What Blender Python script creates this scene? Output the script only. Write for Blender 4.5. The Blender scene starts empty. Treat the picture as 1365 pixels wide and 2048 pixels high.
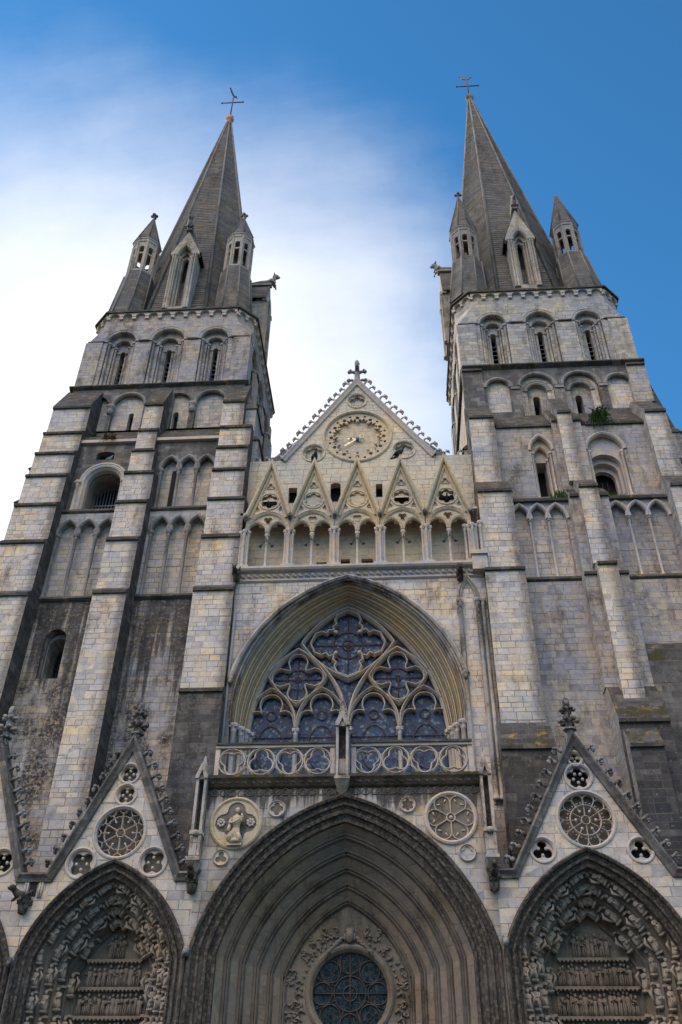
import bpy, bmesh, math, random
from mathutils import Vector, Matrix
from mathutils.geometry import tessellate_polygon
R_ = math.radians
pi = math.pi
scene = bpy.context.scene
col = scene.collection
rng = random.Random(7)

# ------------------------------------------------------------------ camera
cam_d = bpy.data.cameras.new('camera')
cam = bpy.data.objects.new('camera', cam_d); col.objects.link(cam); scene.camera = cam
def cam_matrix(pitch, yaw, roll, loc):
    cp, sp, cy, sy = math.cos(pitch), math.sin(pitch), math.cos(yaw), math.sin(yaw)
    f = Vector((-sy*cp, cy*cp, sp)); r = Vector((cy, sy, 0)); u = r.cross(f)
    c, s = math.cos(roll), math.sin(roll)
    r2 = r*c + u*s; u2 = u*c - r*s
    m = Matrix((r2, u2, -f)).transposed().to_4x4(); m.translation = loc
    return m
cam.matrix_world = cam_matrix(R_(38.16), R_(4.16), R_(.77), Vector((1.9, -30, 1.6)))
cam_d.sensor_fit = 'VERTICAL'; cam_d.sensor_height = 24; cam_d.lens = 24*1800/2048
cam_d.clip_start = .1; cam_d.clip_end = 3000

# ------------------------------------------------------------------ light and sky
SUN_DIR = Vector((-.72, .58, .42)).normalized()          # towards the sun: behind the front, to the left
scene.view_settings.view_transform = 'Standard'; scene.view_settings.look = 'None'
scene.view_settings.exposure = .58; scene.view_settings.gamma = 1
world = bpy.data.worlds.new('World'); scene.world = world; world.use_nodes = True
def make_world():
    nt = world.node_tree; N = nt.nodes; L = nt.links; N.clear()
    def nd(t, **k):
        n = N.new(t)
        for a, b in k.items(): setattr(n, a, b)
        return n
    def mth(op, a, b=None, clamp=False):
        n = nd('ShaderNodeMath', operation=op, use_clamp=clamp)
        for i, v in enumerate((a, b)):
            if v is None: continue
            if isinstance(v, (int, float)): n.inputs[i].default_value = v
            else: L.new(v, n.inputs[i])
        return n.outputs[0]
    sky = nd('ShaderNodeTexSky', sky_type='NISHITA', sun_disc=False)
    sky.sun_elevation = math.asin(SUN_DIR.z); sky.sun_rotation = math.atan2(SUN_DIR.x, SUN_DIR.y)
    sky.air_density = 1.1; sky.dust_density = .3; sky.ozone_density = 3.5
    tc = nd('ShaderNodeTexCoord')
    nrm = nd('ShaderNodeVectorMath', operation='NORMALIZE'); L.new(tc.outputs['Generated'], nrm.inputs[0])
    d = nrm.outputs[0]
    sep = nd('ShaderNodeSeparateXYZ'); L.new(d, sep.inputs[0])
    noi = nd('ShaderNodeTexNoise'); noi.inputs['Scale'].default_value = 2.2; noi.inputs['Detail'].default_value = 7
    noi.inputs['Roughness'].default_value = .55
    L.new(d, noi.inputs['Vector'])
    noi2 = nd('ShaderNodeTexNoise'); noi2.inputs['Scale'].default_value = 5; noi2.inputs['Detail'].default_value = 8
    L.new(d, noi2.inputs['Vector'])
    def rng_map(v, a, b, t='SMOOTHSTEP'):
        m = nd('ShaderNodeMapRange', interpolation_type=t); L.new(v, m.inputs[0])
        m.inputs[1].default_value = a; m.inputs[2].default_value = b
        return m.outputs[0]
    # bright cloud veil to the left, around the hidden sun
    dot = nd('ShaderNodeVectorMath', operation='DOT_PRODUCT'); L.new(d, dot.inputs[0]); dot.inputs[1].default_value = CLOUD_DIR
    ang = mth('ARCCOSINE', dot.outputs['Value'])
    ang = mth('ADD', ang, mth('MULTIPLY', mth('SUBTRACT', noi.outputs['Fac'], .5), R_(15)))
    # stretched wisps feather the edge of the veil
    mp = nd('ShaderNodeMapping'); mp.inputs['Rotation'].default_value = (.5, .3, .6); mp.inputs['Scale'].default_value = (2.2, 9, 5); L.new(d, mp.inputs['Vector'])
    wis = nd('ShaderNodeTexNoise'); wis.inputs['Scale'].default_value = 1.3; wis.inputs['Detail'].default_value = 9; wis.inputs['Roughness'].default_value = .62; L.new(mp.outputs[0], wis.inputs['Vector'])
    ang = mth('ADD', ang, mth('MULTIPLY', mth('SUBTRACT', wis.outputs['Fac'], .5), R_(7)))
    veil = rng_map(ang, R_(31), R_(11.5))
    veil = mth('MULTIPLY', veil, mth('ADD', .93, mth('MULTIPLY', wis.outputs['Fac'], .12)), True)
    # unseen warm cloud added behind the camera as fill light on the front
    fill_cloud = mth('MULTIPLY', rng_map(sep.outputs[1], .05, -.4), rng_map(noi2.outputs['Fac'], .34, .56))
    fill_cloud = mth('MULTIPLY', fill_cloud, rng_map(sep.outputs[2], .2, .6))
    fill_cloud = mth('MULTIPLY', fill_cloud, mth('ADD', .3, mth('MULTIPLY', rng_map(sep.outputs[0], .55, -.5), .7)))   # weighted left to give the fill a direction
    bg = nd('ShaderNodeBackground'); L.new(sky.outputs[0], bg.inputs['Color']); bg.inputs['Strength'].default_value = .105
    tint = nd('ShaderNodeMix', data_type='RGBA', blend_type='MULTIPLY'); tint.inputs[0].default_value = 1
    L.new(sky.outputs[0], tint.inputs[6]); tint.inputs[7].default_value = SKY_TINT; L.new(tint.outputs[2], bg.inputs['Color'])
    b1 = nd('ShaderNodeBackground'); b1.inputs['Color'].default_value = (.95, .965, 1, 1); b1.inputs['Strength'].default_value = .82
    b2 = nd('ShaderNodeBackground'); b2.inputs['Color'].default_value = (1, .885, .80, 1); b2.inputs['Strength'].default_value = FILL_STRENGTH
    m1 = nd('ShaderNodeMixShader'); L.new(veil, m1.inputs[0]); L.new(bg.outputs[0], m1.inputs[1]); L.new(b1.outputs[0], m1.inputs[2])
    m2 = nd('ShaderNodeMixShader'); L.new(fill_cloud, m2.inputs[0]); L.new(m1.outputs[0], m2.inputs[1]); L.new(b2.outputs[0], m2.inputs[2])
    out = nd('ShaderNodeOutputWorld'); L.new(m2.outputs[0], out.inputs[0])
CLOUD_DIR = (-.35, .70, .62); SKY_TINT = (.47, 1.14, 1.42, 1); FILL_STRENGTH = 4.4
def pix_dir(u, v):
    return tuple((cam.matrix_world.to_3x3() @ Vector((u-682.5, 1024-v, -1800))).normalized())
CLOUD_DIR = pix_dir(290, 1060)
make_world()
sun_d = bpy.data.lights.new('sun', 'SUN'); sun_d.energy = 3.2; sun_d.angle = R_(.5); sun_d.color = (1, .9, .76)
sun = bpy.data.objects.new('sun', sun_d); col.objects.link(sun)
sun.rotation_euler = (-SUN_DIR).to_track_quat('-Z', 'Y').to_euler()

# ------------------------------------------------------------------ materials
MATS = {}
def base_mat(name):
    m = bpy.data.materials.new(name); m.use_nodes = True; MATS[name] = m
    nt = m.node_tree; nt.nodes.clear()
    o = nt.nodes.new('ShaderNodeOutputMaterial'); b = nt.nodes.new('ShaderNodeBsdfPrincipled')
    nt.links.new(b.outputs[0], o.inputs[0])
    return m, nt, b
class G:
    """small node-graph helper"""
    def __init__(s, nt): s.nt = nt
    def n(s, t, **k):
        x = s.nt.nodes.new(t)
        for a, b in k.items(): setattr(x, a, b)
        return x
    def put(s, v, sock):
        if isinstance(v, bpy.types.NodeSocket): s.nt.links.new(v, sock)
        else: sock.default_value = v
    def math(s, op, a, b=0.0, clamp=False):
        x = s.n('ShaderNodeMath', operation=op, use_clamp=clamp); s.put(a, x.inputs[0]); s.put(b, x.inputs[1]); return x.outputs[0]
    def mix(s, f, a, b, mode='MIX'):
        x = s.n('ShaderNodeMix', data_type='RGBA', blend_type=mode); s.put(f, x.inputs[0]); s.put(a, x.inputs[6]); s.put(b, x.inputs[7]); return x.outputs[2]
    def mixf(s, f, a, b):
        x = s.n('ShaderNodeMix', data_type='FLOAT'); s.put(f, x.inputs[0]); s.put(a, x.inputs[2]); s.put(b, x.inputs[3]); return x.outputs[0]
    def noise(s, vec, scale, detail=5, rough=.6):
        x = s.n('ShaderNodeTexNoise'); s.put(vec, x.inputs['Vector']); x.inputs['Scale'].default_value = scale
        x.inputs['Detail'].default_value = detail; x.inputs['Roughness'].default_value = rough; return x.outputs['Fac']
    def step(s, v, a, b):
        x = s.n('ShaderNodeMapRange', interpolation_type='SMOOTHSTEP'); s.put(v, x.inputs[0]); x.inputs[1].default_value = a; x.inputs[2].default_value = b; return x.outputs[0]
    def vscale(s, v, k):
        x = s.n('ShaderNodeVectorMath', operation='MULTIPLY'); s.put(v, x.inputs[0]); x.inputs[1].default_value = k; return x.outputs[0]
    def comb(s, a, b, c):
        x = s.n('ShaderNodeCombineXYZ'); s.put(a, x.inputs[0]); s.put(b, x.inputs[1]); s.put(c, x.inputs[2]); return x.outputs[0]
    def ramp(s, v, stops, mode='LINEAR'):
        x = s.n('ShaderNodeValToRGB'); s.put(v, x.inputs[0]); r = x.color_ramp; r.interpolation = mode
        while len(r.elements) < len(stops): r.elements.new(.5)
        for e, (p, c) in zip(r.elements, stops): e.position = p; e.color = (*c, 1)
        return x.outputs[0]
CREAM = [(0, (.24, .232, .255)), (.22, (.37, .342, .32)), (.42, (.46, .395, .315)), (.6, (.385, .368, .385)), (.8, (.51, .452, .375)), (.96, (.49, .375, .245))]
WORN = [(0, (.19, .185, .205)), (.25, (.28, .265, .28)), (.5, (.375, .33, .275)), (.72, (.285, .28, .315)), (.95, (.43, .38, .31))]
GREY = [(0, (.21, .21, .22)), (.3, (.31, .30, .285)), (.6, (.35, .345, .345)), (.85, (.42, .39, .33))]
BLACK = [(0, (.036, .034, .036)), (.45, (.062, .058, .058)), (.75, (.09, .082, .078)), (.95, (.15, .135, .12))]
DUSK = [(0, (.12, .105, .09)), (.4, (.185, .155, .12)), (.75, (.15, .135, .12)), (.95, (.28, .22, .14))]
def stone(name, pal, bw=.47, bh=.265, brick=1.0, dirt=.5, crust=.0, speck=.5, lichen=.0, moss=.0, white=.2, edge=0.0, dark=(.034, .032, .034), bump=.5, run=None):
    m, nt, b = base_mat(name); g = G(nt)
    geo = g.n('ShaderNodeNewGeometry'); pos = geo.outputs['Position']; nrm = geo.outputs['Normal']
    sp = g.n('ShaderNodeSeparateXYZ'); g.put(pos, sp.inputs[0]); sn = g.n('ShaderNodeSeparateXYZ'); g.put(nrm, sn.inputs[0])
    ax = g.math('GREATER_THAN', g.math('ABSOLUTE', sn.outputs[0]), .72)
    u = g.mixf(ax, sp.outputs[0], sp.outputs[1]); z = sp.outputs[2]
    row = g.noise(g.comb(0.0, 0.0, z), .55, 2)
    v = g.math('ADD', z, g.math('MULTIPLY', g.math('SUBTRACT', row, .5), 1.35))
    wob = g.noise(pos, 1.7, 3)
    v = g.math('ADD', v, g.math('MULTIPLY', g.math('SUBTRACT', wob, .5), .05))
    rw = g.n('ShaderNodeTexWhiteNoise', noise_dimensions='1D'); g.put(g.math('FLOOR', g.math('DIVIDE', v, bh)), rw.inputs['W'])
    u = g.math('ADD', u, g.math('MULTIPLY', rw.outputs['Value'], bw*.9))
    br = g.n('ShaderNodeTexBrick', offset=.5, offset_frequency=2, squash=1.25, squash_frequency=3)
    g.put(g.comb(u, v, 0.0), br.inputs['Vector'])
    br.inputs['Color1'].default_value = (0, 0, 0, 1); br.inputs['Color2'].default_value = (1, 1, 1, 1); br.inputs['Mortar'].default_value = (.5, .5, .5, 1)
    br.inputs['Scale'].default_value = 1; br.inputs['Brick Width'].default_value = bw; br.inputs['Row Height'].default_value = bh
    br.inputs['Mortar Size'].default_value = .016; br.inputs['Mortar Smooth'].default_value = .3
    br2 = g.n('ShaderNodeTexBrick', offset=.5, offset_frequency=2, squash=1.5, squash_frequency=2)
    g.put(g.comb(g.math('ADD', u, .37), g.math('ADD', v, .11), 0.0), br2.inputs['Vector'])
    br2.inputs['Color1'].default_value = (0, 0, 0, 1); br2.inputs['Color2'].default_value = (1, 1, 1, 1); br2.inputs['Mortar'].default_value = (.5, .5, .5, 1)
    br2.inputs['Scale'].default_value = 1; br2.inputs['Brick Width'].default_value = bw*.72; br2.inputs['Row Height'].default_value = bh*1.3
    br2.inputs['Mortar Size'].default_value = .014; br2.inputs['Mortar Smooth'].default_value = .3
    zone = g.math('GREATER_THAN', g.noise(pos, .23, 2), .54)
    bcol = g.mix(zone, br.outputs['Color'], br2.outputs['Color'])
    bfac = g.mixf(zone, br.outputs['Fac'], br2.outputs['Fac'])
    bfac = g.math('MULTIPLY', bfac, g.mixf(g.step(g.noise(pos, 1.1, 6, .7), .38, .6), .35, 1.0))
    big = g.noise(pos, .45, 5, .6)
    med = g.noise(pos, 2.6, 6, .65)
    rnd = g.mixf(brick*.75, .5, bcol)
    rnd = g.math('ADD', rnd, g.math('MULTIPLY', g.math('SUBTRACT', med, .5), .9), True)
    c = g.ramp(rnd, pal)
    tint = g.ramp(big, [(.32, (.72, .79, .93)), (.5, (1, .99, .97)), (.66, (1.16, 1.03, .80))])
    c = g.mix(.8, c, tint, 'MULTIPLY')
    mott = g.ramp(g.noise(pos, 4.5, 8, .75), [(.3, (.68, .68, .71)), (.5, (1, 1, 1)), (.72, (1.13, 1.11, 1.06))])
    c = g.mix(.85, c, mott, 'MULTIPLY')
    c = g.mix(g.math('MULTIPLY', bfac, .8*brick), c, (.11, .095, .08, 1))
    # weather staining: long soft streaks, broad blotches and fine black specks of lichen
    streak = g.noise(g.vscale(pos, (1.5, 1.5, .22)), 1.0, 7, .65)
    blot = g.noise(pos, .9, 8, .68)
    mask = g.step(g.math('ADD', g.math('MULTIPLY', streak, .5), g.math('MULTIPLY', blot, .5)), .62-.16*dirt-.2*crust, .74-.10*dirt-.2*crust)
    grain = g.noise(pos, 9, 6, .75)
    mask = g.math('MULTIPLY', mask, g.step(grain, .28, .58))
    c = g.mix(g.math('MULTIPLY', mask, min(1, .35+.55*dirt+crust*.3)), c, (*dark, 1))
    if run:                             # rain stains running down from a ledge: top, bottom, strength
        fall = g.noise(g.vscale(pos, (2.6, 2.6, .12)), 1.0, 5, .6)
        edge = g.mixf(g.step(z, run[1], run[0]), .72, .34)
        rm = g.math('MULTIPLY', g.step(g.math('SUBTRACT', fall, edge), -.04, .10), g.math('LESS_THAN', z, run[0]+.02))
        c = g.mix(g.math('MULTIPLY', g.math('MULTIPLY', rm, g.step(grain, .2, .5)), run[2]), c, (*dark, 1))
    if edge:                            # black lichen creeping round the arrises
        bv = g.n('ShaderNodeBevel', samples=4); bv.inputs['Radius'].default_value = .8
        sb = g.n('ShaderNodeSeparateXYZ'); g.put(bv.outputs[0], sb.inputs[0])
        em = g.step(g.math('ADD', sb.outputs[0], g.math('MULTIPLY', g.math('SUBTRACT', med, .5), 1.0)), .06, .40)
        em = g.math('MULTIPLY', em, g.math('LESS_THAN', g.math('ABSOLUTE', sn.outputs[0]), .5))
        c = g.mix(g.math('MULTIPLY', g.math('MULTIPLY', em, g.step(grain, .25, .5)), edge), c, (*dark, 1))
    fine = g.noise(pos, 10, 5, .8)
    c = g.mix(g.math('MULTIPLY', g.step(fine, .58, .70), speck), c, (.06, .06, .065, 1))
    c = g.mix(g.math('MULTIPLY', g.step(g.noise(pos, 7.5, 6, .85), .59, .67), white), c, (.46, .46, .45, 1))
    if lichen:
        c = g.mix(g.math('MULTIPLY', g.step(g.noise(pos, 2.2, 8, .75), .66-.12*lichen, .74-.1*lichen), .8), c, (.34, .20, .03, 1))
    if moss:
        c = g.mix(g.math('MULTIPLY', g.step(g.math('ADD', g.math('MULTIPLY', g.noise(pos, 1.3, 8, .75), .72), g.math('MULTIPLY', grain, .28)), .58-.14*moss, .64-.14*moss), .85), c, (.040, .038, .010, 1))
    c = g.mix(1.0, c, (1.03, .98, .972, 1), 'MULTIPLY')
    nt.links.new(c, b.inputs['Base Color'])
    b.inputs['Roughness'].default_value = .92; b.inputs['Specular IOR Level'].default_value = .2
    h = g.math('ADD', g.math('MULTIPLY', bfac, -.55*brick), g.math('ADD', g.math('MULTIPLY', grain, .8), g.math('MULTIPLY', med, .8)))
    h = g.math('ADD', h, g.math('MULTIPLY', bcol, .6*brick))
    bp = g.n('ShaderNodeBump'); bp.inputs['Strength'].default_value = bump; bp.inputs['Distance'].default_value = .05
    g.put(h, bp.inputs['Height']); nt.links.new(bp.outputs[0], b.inputs['Normal'])
    return m
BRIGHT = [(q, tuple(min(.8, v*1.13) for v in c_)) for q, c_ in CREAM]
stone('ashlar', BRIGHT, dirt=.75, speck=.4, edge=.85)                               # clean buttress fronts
stone('ashlar_worn', WORN, dirt=.8, crust=.12, speck=.5)               # walls between
stone('ashlar_grey', GREY, dirt=.7, crust=.1, speck=.6)                  # upper tower stages
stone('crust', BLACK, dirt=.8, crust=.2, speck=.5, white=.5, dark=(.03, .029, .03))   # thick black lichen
stone('ashlar_moss', WORN, dirt=.8, crust=.2, speck=.5, moss=.75)
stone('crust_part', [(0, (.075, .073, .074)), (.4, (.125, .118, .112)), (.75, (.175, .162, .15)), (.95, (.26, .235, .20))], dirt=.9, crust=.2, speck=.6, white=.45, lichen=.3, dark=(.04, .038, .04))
stone('portal_stone', CREAM, bw=.55, bh=.33, dirt=.35, speck=.25, bump=.4)
stone('porch_front', CREAM, bw=.6, bh=.34, dirt=.9, speck=.3, bump=.4, run=(13.25, 11.6, .9))
stone('carved_warm', [(0, (.34, .29, .21)), (.5, (.46, .385, .265)), (.9, (.40, .36, .29))], brick=.3, dirt=.5, speck=.25, bump=.4)
stone('carved_streak', CREAM, brick=.3, bw=.4, bh=.8, dirt=.95, crust=.25, speck=.4)
stone('carved', CREAM, brick=.25, dirt=.45, speck=.3, bump=.4)           # mouldings, columns, gablets
stone('carved_grey', [(0, (.15, .148, .15)), (.5, (.235, .225, .215)), (.9, (.31, .295, .265))], brick=.2, dirt=.8, crust=.15, speck=.5)
stone('arcade_cream', CREAM, dirt=.6, speck=.35)
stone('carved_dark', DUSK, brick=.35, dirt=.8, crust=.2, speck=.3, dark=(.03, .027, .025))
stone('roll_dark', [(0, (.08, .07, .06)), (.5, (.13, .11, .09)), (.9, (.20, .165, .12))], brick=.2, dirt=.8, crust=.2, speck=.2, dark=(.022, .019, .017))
stone('carved_relief', [(0, (.12, .105, .09)), (.5, (.18, .155, .13)), (.9, (.25, .215, .175))], brick=.1, dirt=.7, speck=.25, dark=(.035, .03, .028))
stone('carved_tan', [(0, (.19, .17, .15)), (.5, (.27, .235, .195)), (.9, (.34, .30, .25))], brick=.1, dirt=.5, speck=.2, dark=(.05, .045, .04))
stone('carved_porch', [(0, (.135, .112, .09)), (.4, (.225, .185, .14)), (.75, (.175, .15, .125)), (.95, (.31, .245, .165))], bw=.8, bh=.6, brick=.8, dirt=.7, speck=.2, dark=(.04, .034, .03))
stone('soot_light', GREY, brick=.1, dirt=1, crust=.4, speck=.6)
stone('soot', DUSK, brick=.2, dirt=1, crust=.75, speck=.3, dark=(.03, .027, .025))
stone('weathering', BLACK, bh=.16, bw=.5, dirt=.6, crust=.1, speck=.5, white=.3, lichen=.8, moss=.4)
stone('mossy', BLACK, bh=.2, dirt=.6, crust=.2, speck=.5, white=.4, lichen=.75, moss=.55)
stone('ashlar_black', [(0, (.05, .048, .05)), (.4, (.10, .094, .095)), (.75, (.15, .14, .135)), (.95, (.24, .215, .185))], dirt=.9, crust=.3, speck=.5, lichen=.2, moss=.15, white=.6, dark=(.03, .029, .03))
stone('ashlar_stained', CREAM, dirt=1, crust=.32, speck=.6, run=(23.5, 13.5, .85))
stone('lucarne_stone', [(0, (.22, .215, .21)), (.5, (.34, .315, .28)), (.9, (.41, .375, .31))], brick=.4, dirt=.8, crust=.1, speck=.5)
stone('spire_edge', [(0, (.12, .12, .12)), (.9, (.20, .195, .18))], brick=.3, dirt=.7, crust=.2)
stone('spire_stone', [(0, (.095, .092, .09)), (.5, (.12, .115, .11)), (.9, (.165, .155, .14))], bh=.24, bw=.8, dirt=.7, crust=.2, speck=.5, bump=.9)
stone('gable_stone', [(0, (.40, .36, .30)), (.4, (.54, .485, .385)), (.7, (.48, .435, .37)), (.95, (.60, .51, .37))], dirt=.3, speck=.3)
stone('gablet_stone', [(0, (.38, .325, .25)), (.4, (.52, .44, .325)), (.7, (.45, .395, .315)), (.95, (.57, .46, .30))], brick=.6, dirt=.4, speck=.3)
stone('paving', [(0, (.05, .05, .05)), (.9, (.09, .085, .08))], dirt=.4)

def simple(name, c, rough=.6, metal=0.0, var=.3):
    m, nt, b = base_mat(name); g = G(nt)
    geo = g.n('ShaderNodeNewGeometry')
    n = g.noise(geo.outputs['Position'], 6, 5)
    g.put(g.mix(n, tuple(x*(1-var) for x in c)+(1,), tuple(min(1, x*(1+var)) for x in c)+(1,)), b.inputs['Base Color'])
    b.inputs['Roughness'].default_value = rough; b.inputs['Metallic'].default_value = metal
    return m
simple('iron', (.045, .032, .03), .6)
simple('rust_iron', (.06, .032, .032), .7)
simple('gilt', (.78, .64, .36), .45, .2, .12)
simple('enamel_blue', (.02, .12, .38), .4)
simple('door_wood', (.085, .03, .03), .75)
simple('copper', (.42, .16, .09), .6)
simple('inner_shade', (.012, .011, .012), 1)  # near-black colour stands in for the shade inside openings
simple('slate', (.10, .10, .11), .8)
simple('leaf', (.06, .115, .03), .7, 0, .6)
simple('dry_leaf', (.11, .08, .045), .8, 0, .5)
simple('feather_black', (.012, .012, .014), .6)
simple('feather_grey', (.22, .23, .26), .7, 0, .5)
simple('lead', (.22, .22, .23), .6)
simple('lamp_housing', (.03, .03, .03), .5)
def stained(name, hues, sc, lead=.06):
    m, nt, b = base_mat(name); g = G(nt)
    geo = g.n('ShaderNodeNewGeometry'); p = g.vscale(geo.outputs['Position'], (1, 0, 1))
    vo = g.n('ShaderNodeTexVoronoi', feature='F1'); g.put(p, vo.inputs['Vector']); vo.inputs['Scale'].default_value = sc
    ve = g.n('ShaderNodeTexVoronoi', feature='DISTANCE_TO_EDGE'); g.put(p, ve.inputs['Vector']); ve.inputs['Scale'].default_value = sc
    s = g.n('ShaderNodeSeparateColor'); g.put(vo.outputs['Color'], s.inputs[0])
    c = g.ramp(s.outputs[0], hues, 'CONSTANT')
    reg = g.noise(p, 1.1, 3)
    c = g.mix(.7, c, g.ramp(reg, [(.3, (.45, .65, .8)), (.5, (1, 1, 1)), (.7, (1.1, 1.15, 1.2))]), 'MULTIPLY')
    e = g.step(ve.outputs['Distance'], lead*.6, lead)
    c = g.mix(e, (.05, .05, .055, 1), c)
    g.put(c, b.inputs['Base Color'])
    b.inputs['Roughness'].default_value = .22; b.inputs['Specular IOR Level'].default_value = .22
    bp = g.n('ShaderNodeBump'); bp.inputs['Strength'].default_value = .5; bp.inputs['Distance'].default_value = .02
    g.put(g.math('ADD', s.outputs[1], g.math('MULTIPLY', e, -.6)), bp.inputs['Height']); g.put(bp.outputs[0], b.inputs['Normal'])
stained('stained_glass', [(0, (.010, .019, .062)), (.18, (.03, .06, .115)), (.34, (.010, .05, .10)), (.5, (.085, .12, .165)), (.64, (.035, .045, .075)), (.72, (.015, .035, .12)), (.9, (.13, .16, .19))], 8.0, .075)
stained('rose_glass', [(0, (.006, .010, .010)), (.25, (.010, .018, .016)), (.45, (.014, .022, .026)), (.65, (.009, .013, .015)), (.85, (.026, .03, .03))], 7, .06)
MATS['rose_glass'].node_tree.nodes['Principled BSDF'].inputs['Specular IOR Level'].default_value = .12
# ------------------------------------------------------------------ mesh helpers
class MB:
    """collects faces; build() links them as ONE mesh object"""
    def __init__(s, T=None):
        s.v = []; s.f = []; s.m = []; s.sm = []; s.T = T
    def add(s, vs, fs, mat=0, smooth=False):
        o = len(s.v)
        for p in vs:
            p = Vector(p); s.v.append(s.T @ p if s.T else p)
        for k, f in enumerate(fs):
            s.f.append([o+i for i in f]); s.m.append(mat[k] if isinstance(mat, (list, tuple)) else mat); s.sm.append(smooth)
        return s
    def build(s, name, mats, parent=None, T=None, fixn=True):
        me = bpy.data.meshes.new(name)
        vs = [T @ p for p in s.v] if T else s.v
        me.from_pydata([tuple(p) for p in vs], [], s.f)
        for mn in (mats if isinstance(mats, (list, tuple)) else [mats]): me.materials.append(MATS[mn])
        me.polygons.foreach_set('material_index', s.m); me.polygons.foreach_set('use_smooth', s.sm)
        if fixn:
            bm = bmesh.new(); bm.from_mesh(me); bmesh.ops.recalc_face_normals(bm, faces=bm.faces); bm.to_mesh(me); bm.free()
        o = bpy.data.objects.new(name, me); col.objects.link(o)
        if parent: o.parent = parent
        return o
    def hexa(s, a, b, mat=0):            # two quads (bottom a, top b), each four points in order
        s.add(list(a)+list(b), [(0, 3, 2, 1), (4, 5, 6, 7), (0, 1, 5, 4), (1, 2, 6, 5), (2, 3, 7, 6), (3, 0, 4, 7)], mat); return s
    def box(s, x0, x1, y0, y1, z0, z1, mat=0):
        return s.hexa([(x0, y0, z0), (x1, y0, z0), (x1, y1, z0), (x0, y1, z0)], [(x0, y0, z1), (x1, y0, z1), (x1, y1, z1), (x0, y1, z1)], mat)
    def prismx(s, pts, x0, x1, mats=0, cap0=0, cap1=0):     # polygon in (y, z) run along x
        n = len(pts)
        vs = [(x0, y, z) for y, z in pts]+[(x1, y, z) for y, z in pts]
        fs = [(i, (i+1) % n, n+(i+1) % n, n+i) for i in range(n)]+[tuple(range(n))[::-1], tuple(range(n, 2*n))]
        ml = (list(mats) if isinstance(mats, (list, tuple)) else [mats]*n)+[cap0, cap1]
        s.add(vs, fs, ml); return s
    def plate(s, outer, holes, y0, y1, mat=0, edge=None):  # polygon with holes in (x, z), thick from y0 to y1
        loops = [list(outer)]+[list(h) for h in holes]
        tris = tessellate_polygon([[Vector((x, z, 0)) for x, z in l] for l in loops])
        flat = [p for l in loops for p in l]; n = len(flat)
        fs = []; ms = []
        for a, b, c in tris:
            (ax, az), (bx, bz), (cx, cz) = flat[a], flat[b], flat[c]
            cr = (bx-ax)*(cz-az)-(bz-az)*(cx-ax)
            if abs(cr) < 1e-9: continue
            t = (a, b, c) if cr > 0 else (a, c, b)
            fs.append(t); ms.append(mat); fs.append(tuple(i+n for i in t[::-1])); ms.append(mat)
        o = 0
        for k, l in enumerate(loops):
            q = len(l); area = sum(l[i][0]*l[(i+1) % q][1]-l[(i+1) % q][0]*l[i][1] for i in range(q))
            for i in range(q):
                j = (i+1) % q
                f = (o+i, o+i+n, o+j+n, o+j)
                fs.append(f if (area < 0) == (k > 0) else f[::-1]); ms.append(mat if edge is None else edge)
            o += q
        s.add([(x, y0, z) for x, z in flat]+[(x, y1, z) for x, z in flat], fs, ms); return s
    def sweep(s, path, prof, closed=False, mat=0, smooth=False, ring=False):
        """profile (n, y) run along an (x, z) path, n to the left of the travel direction; mitred"""
        P = [Vector(p) for p in path]; n = len(P); k = len(prof); vs = []
        for i in range(n):
            a = P[(i-1) % n] if (closed or i > 0) else None; b = P[(i+1) % n] if (closed or i < n-1) else None
            d1 = (P[i]-a).normalized() if a is not None else None; d2 = (b-P[i]).normalized() if b is not None else None
            if d1 is None: d1 = d2
            if d2 is None: d2 = d1
            n1 = Vector((-d1.y, d1.x)); n2 = Vector((-d2.y, d2.x)); m = n1+n2
            if m.length < 1e-6: m = n1.copy()
            m.normalize(); sc = 1/max(.35, m.dot(n1))
            for (o, y) in prof: q = P[i]+m*(o*sc); vs.append((q.x, y, q.y))
        fs = []; ms = []
        kk = k if ring else k-1
        for i in range(n if closed else n-1):
            j = (i+1) % n
            for t in range(kk):
                u = (t+1) % k
                fs.append((i*k+t, j*k+t, j*k+u, i*k+u)); ms.append(mat[t] if isinstance(mat, (list, tuple)) else mat)
        if ring and not closed:
            fs.append(tuple(range(k))[::-1]); fs.append(tuple(range((n-1)*k, n*k))); m0 = mat[0] if isinstance(mat, (list, tuple)) else mat; ms += [m0, m0]
        s.add(vs, fs, ms, smooth); return s
    def loft(s, A, B, prof, mat=0):          # profile (t, y) between two paths with the same number of points
        k = len(prof); vs = [(a[0]+(b[0]-a[0])*t, y, a[1]+(b[1]-a[1])*t) for a, b in zip(A, B) for t, y in prof]
        s.add(vs, [(i*k+t, (i+1)*k+t, (i+1)*k+t+1, i*k+t+1) for i in range(len(A)-1) for t in range(k-1)], [mat[t] if isinstance(mat, (list, tuple)) else mat for i in range(len(A)-1) for t in range(k-1)]); return s
    def bar(s, path, w, y0, y1, closed=False, mat=0):       # moulded stone bar (tracery)
        h = w/2; d = y1-y0
        return s.sweep(path, [(h, y1), (h, y0+.45*d), (.3*h, y0), (-.3*h, y0), (-h, y0+.45*d), (-h, y1)], closed, mat, False, True)
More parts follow.
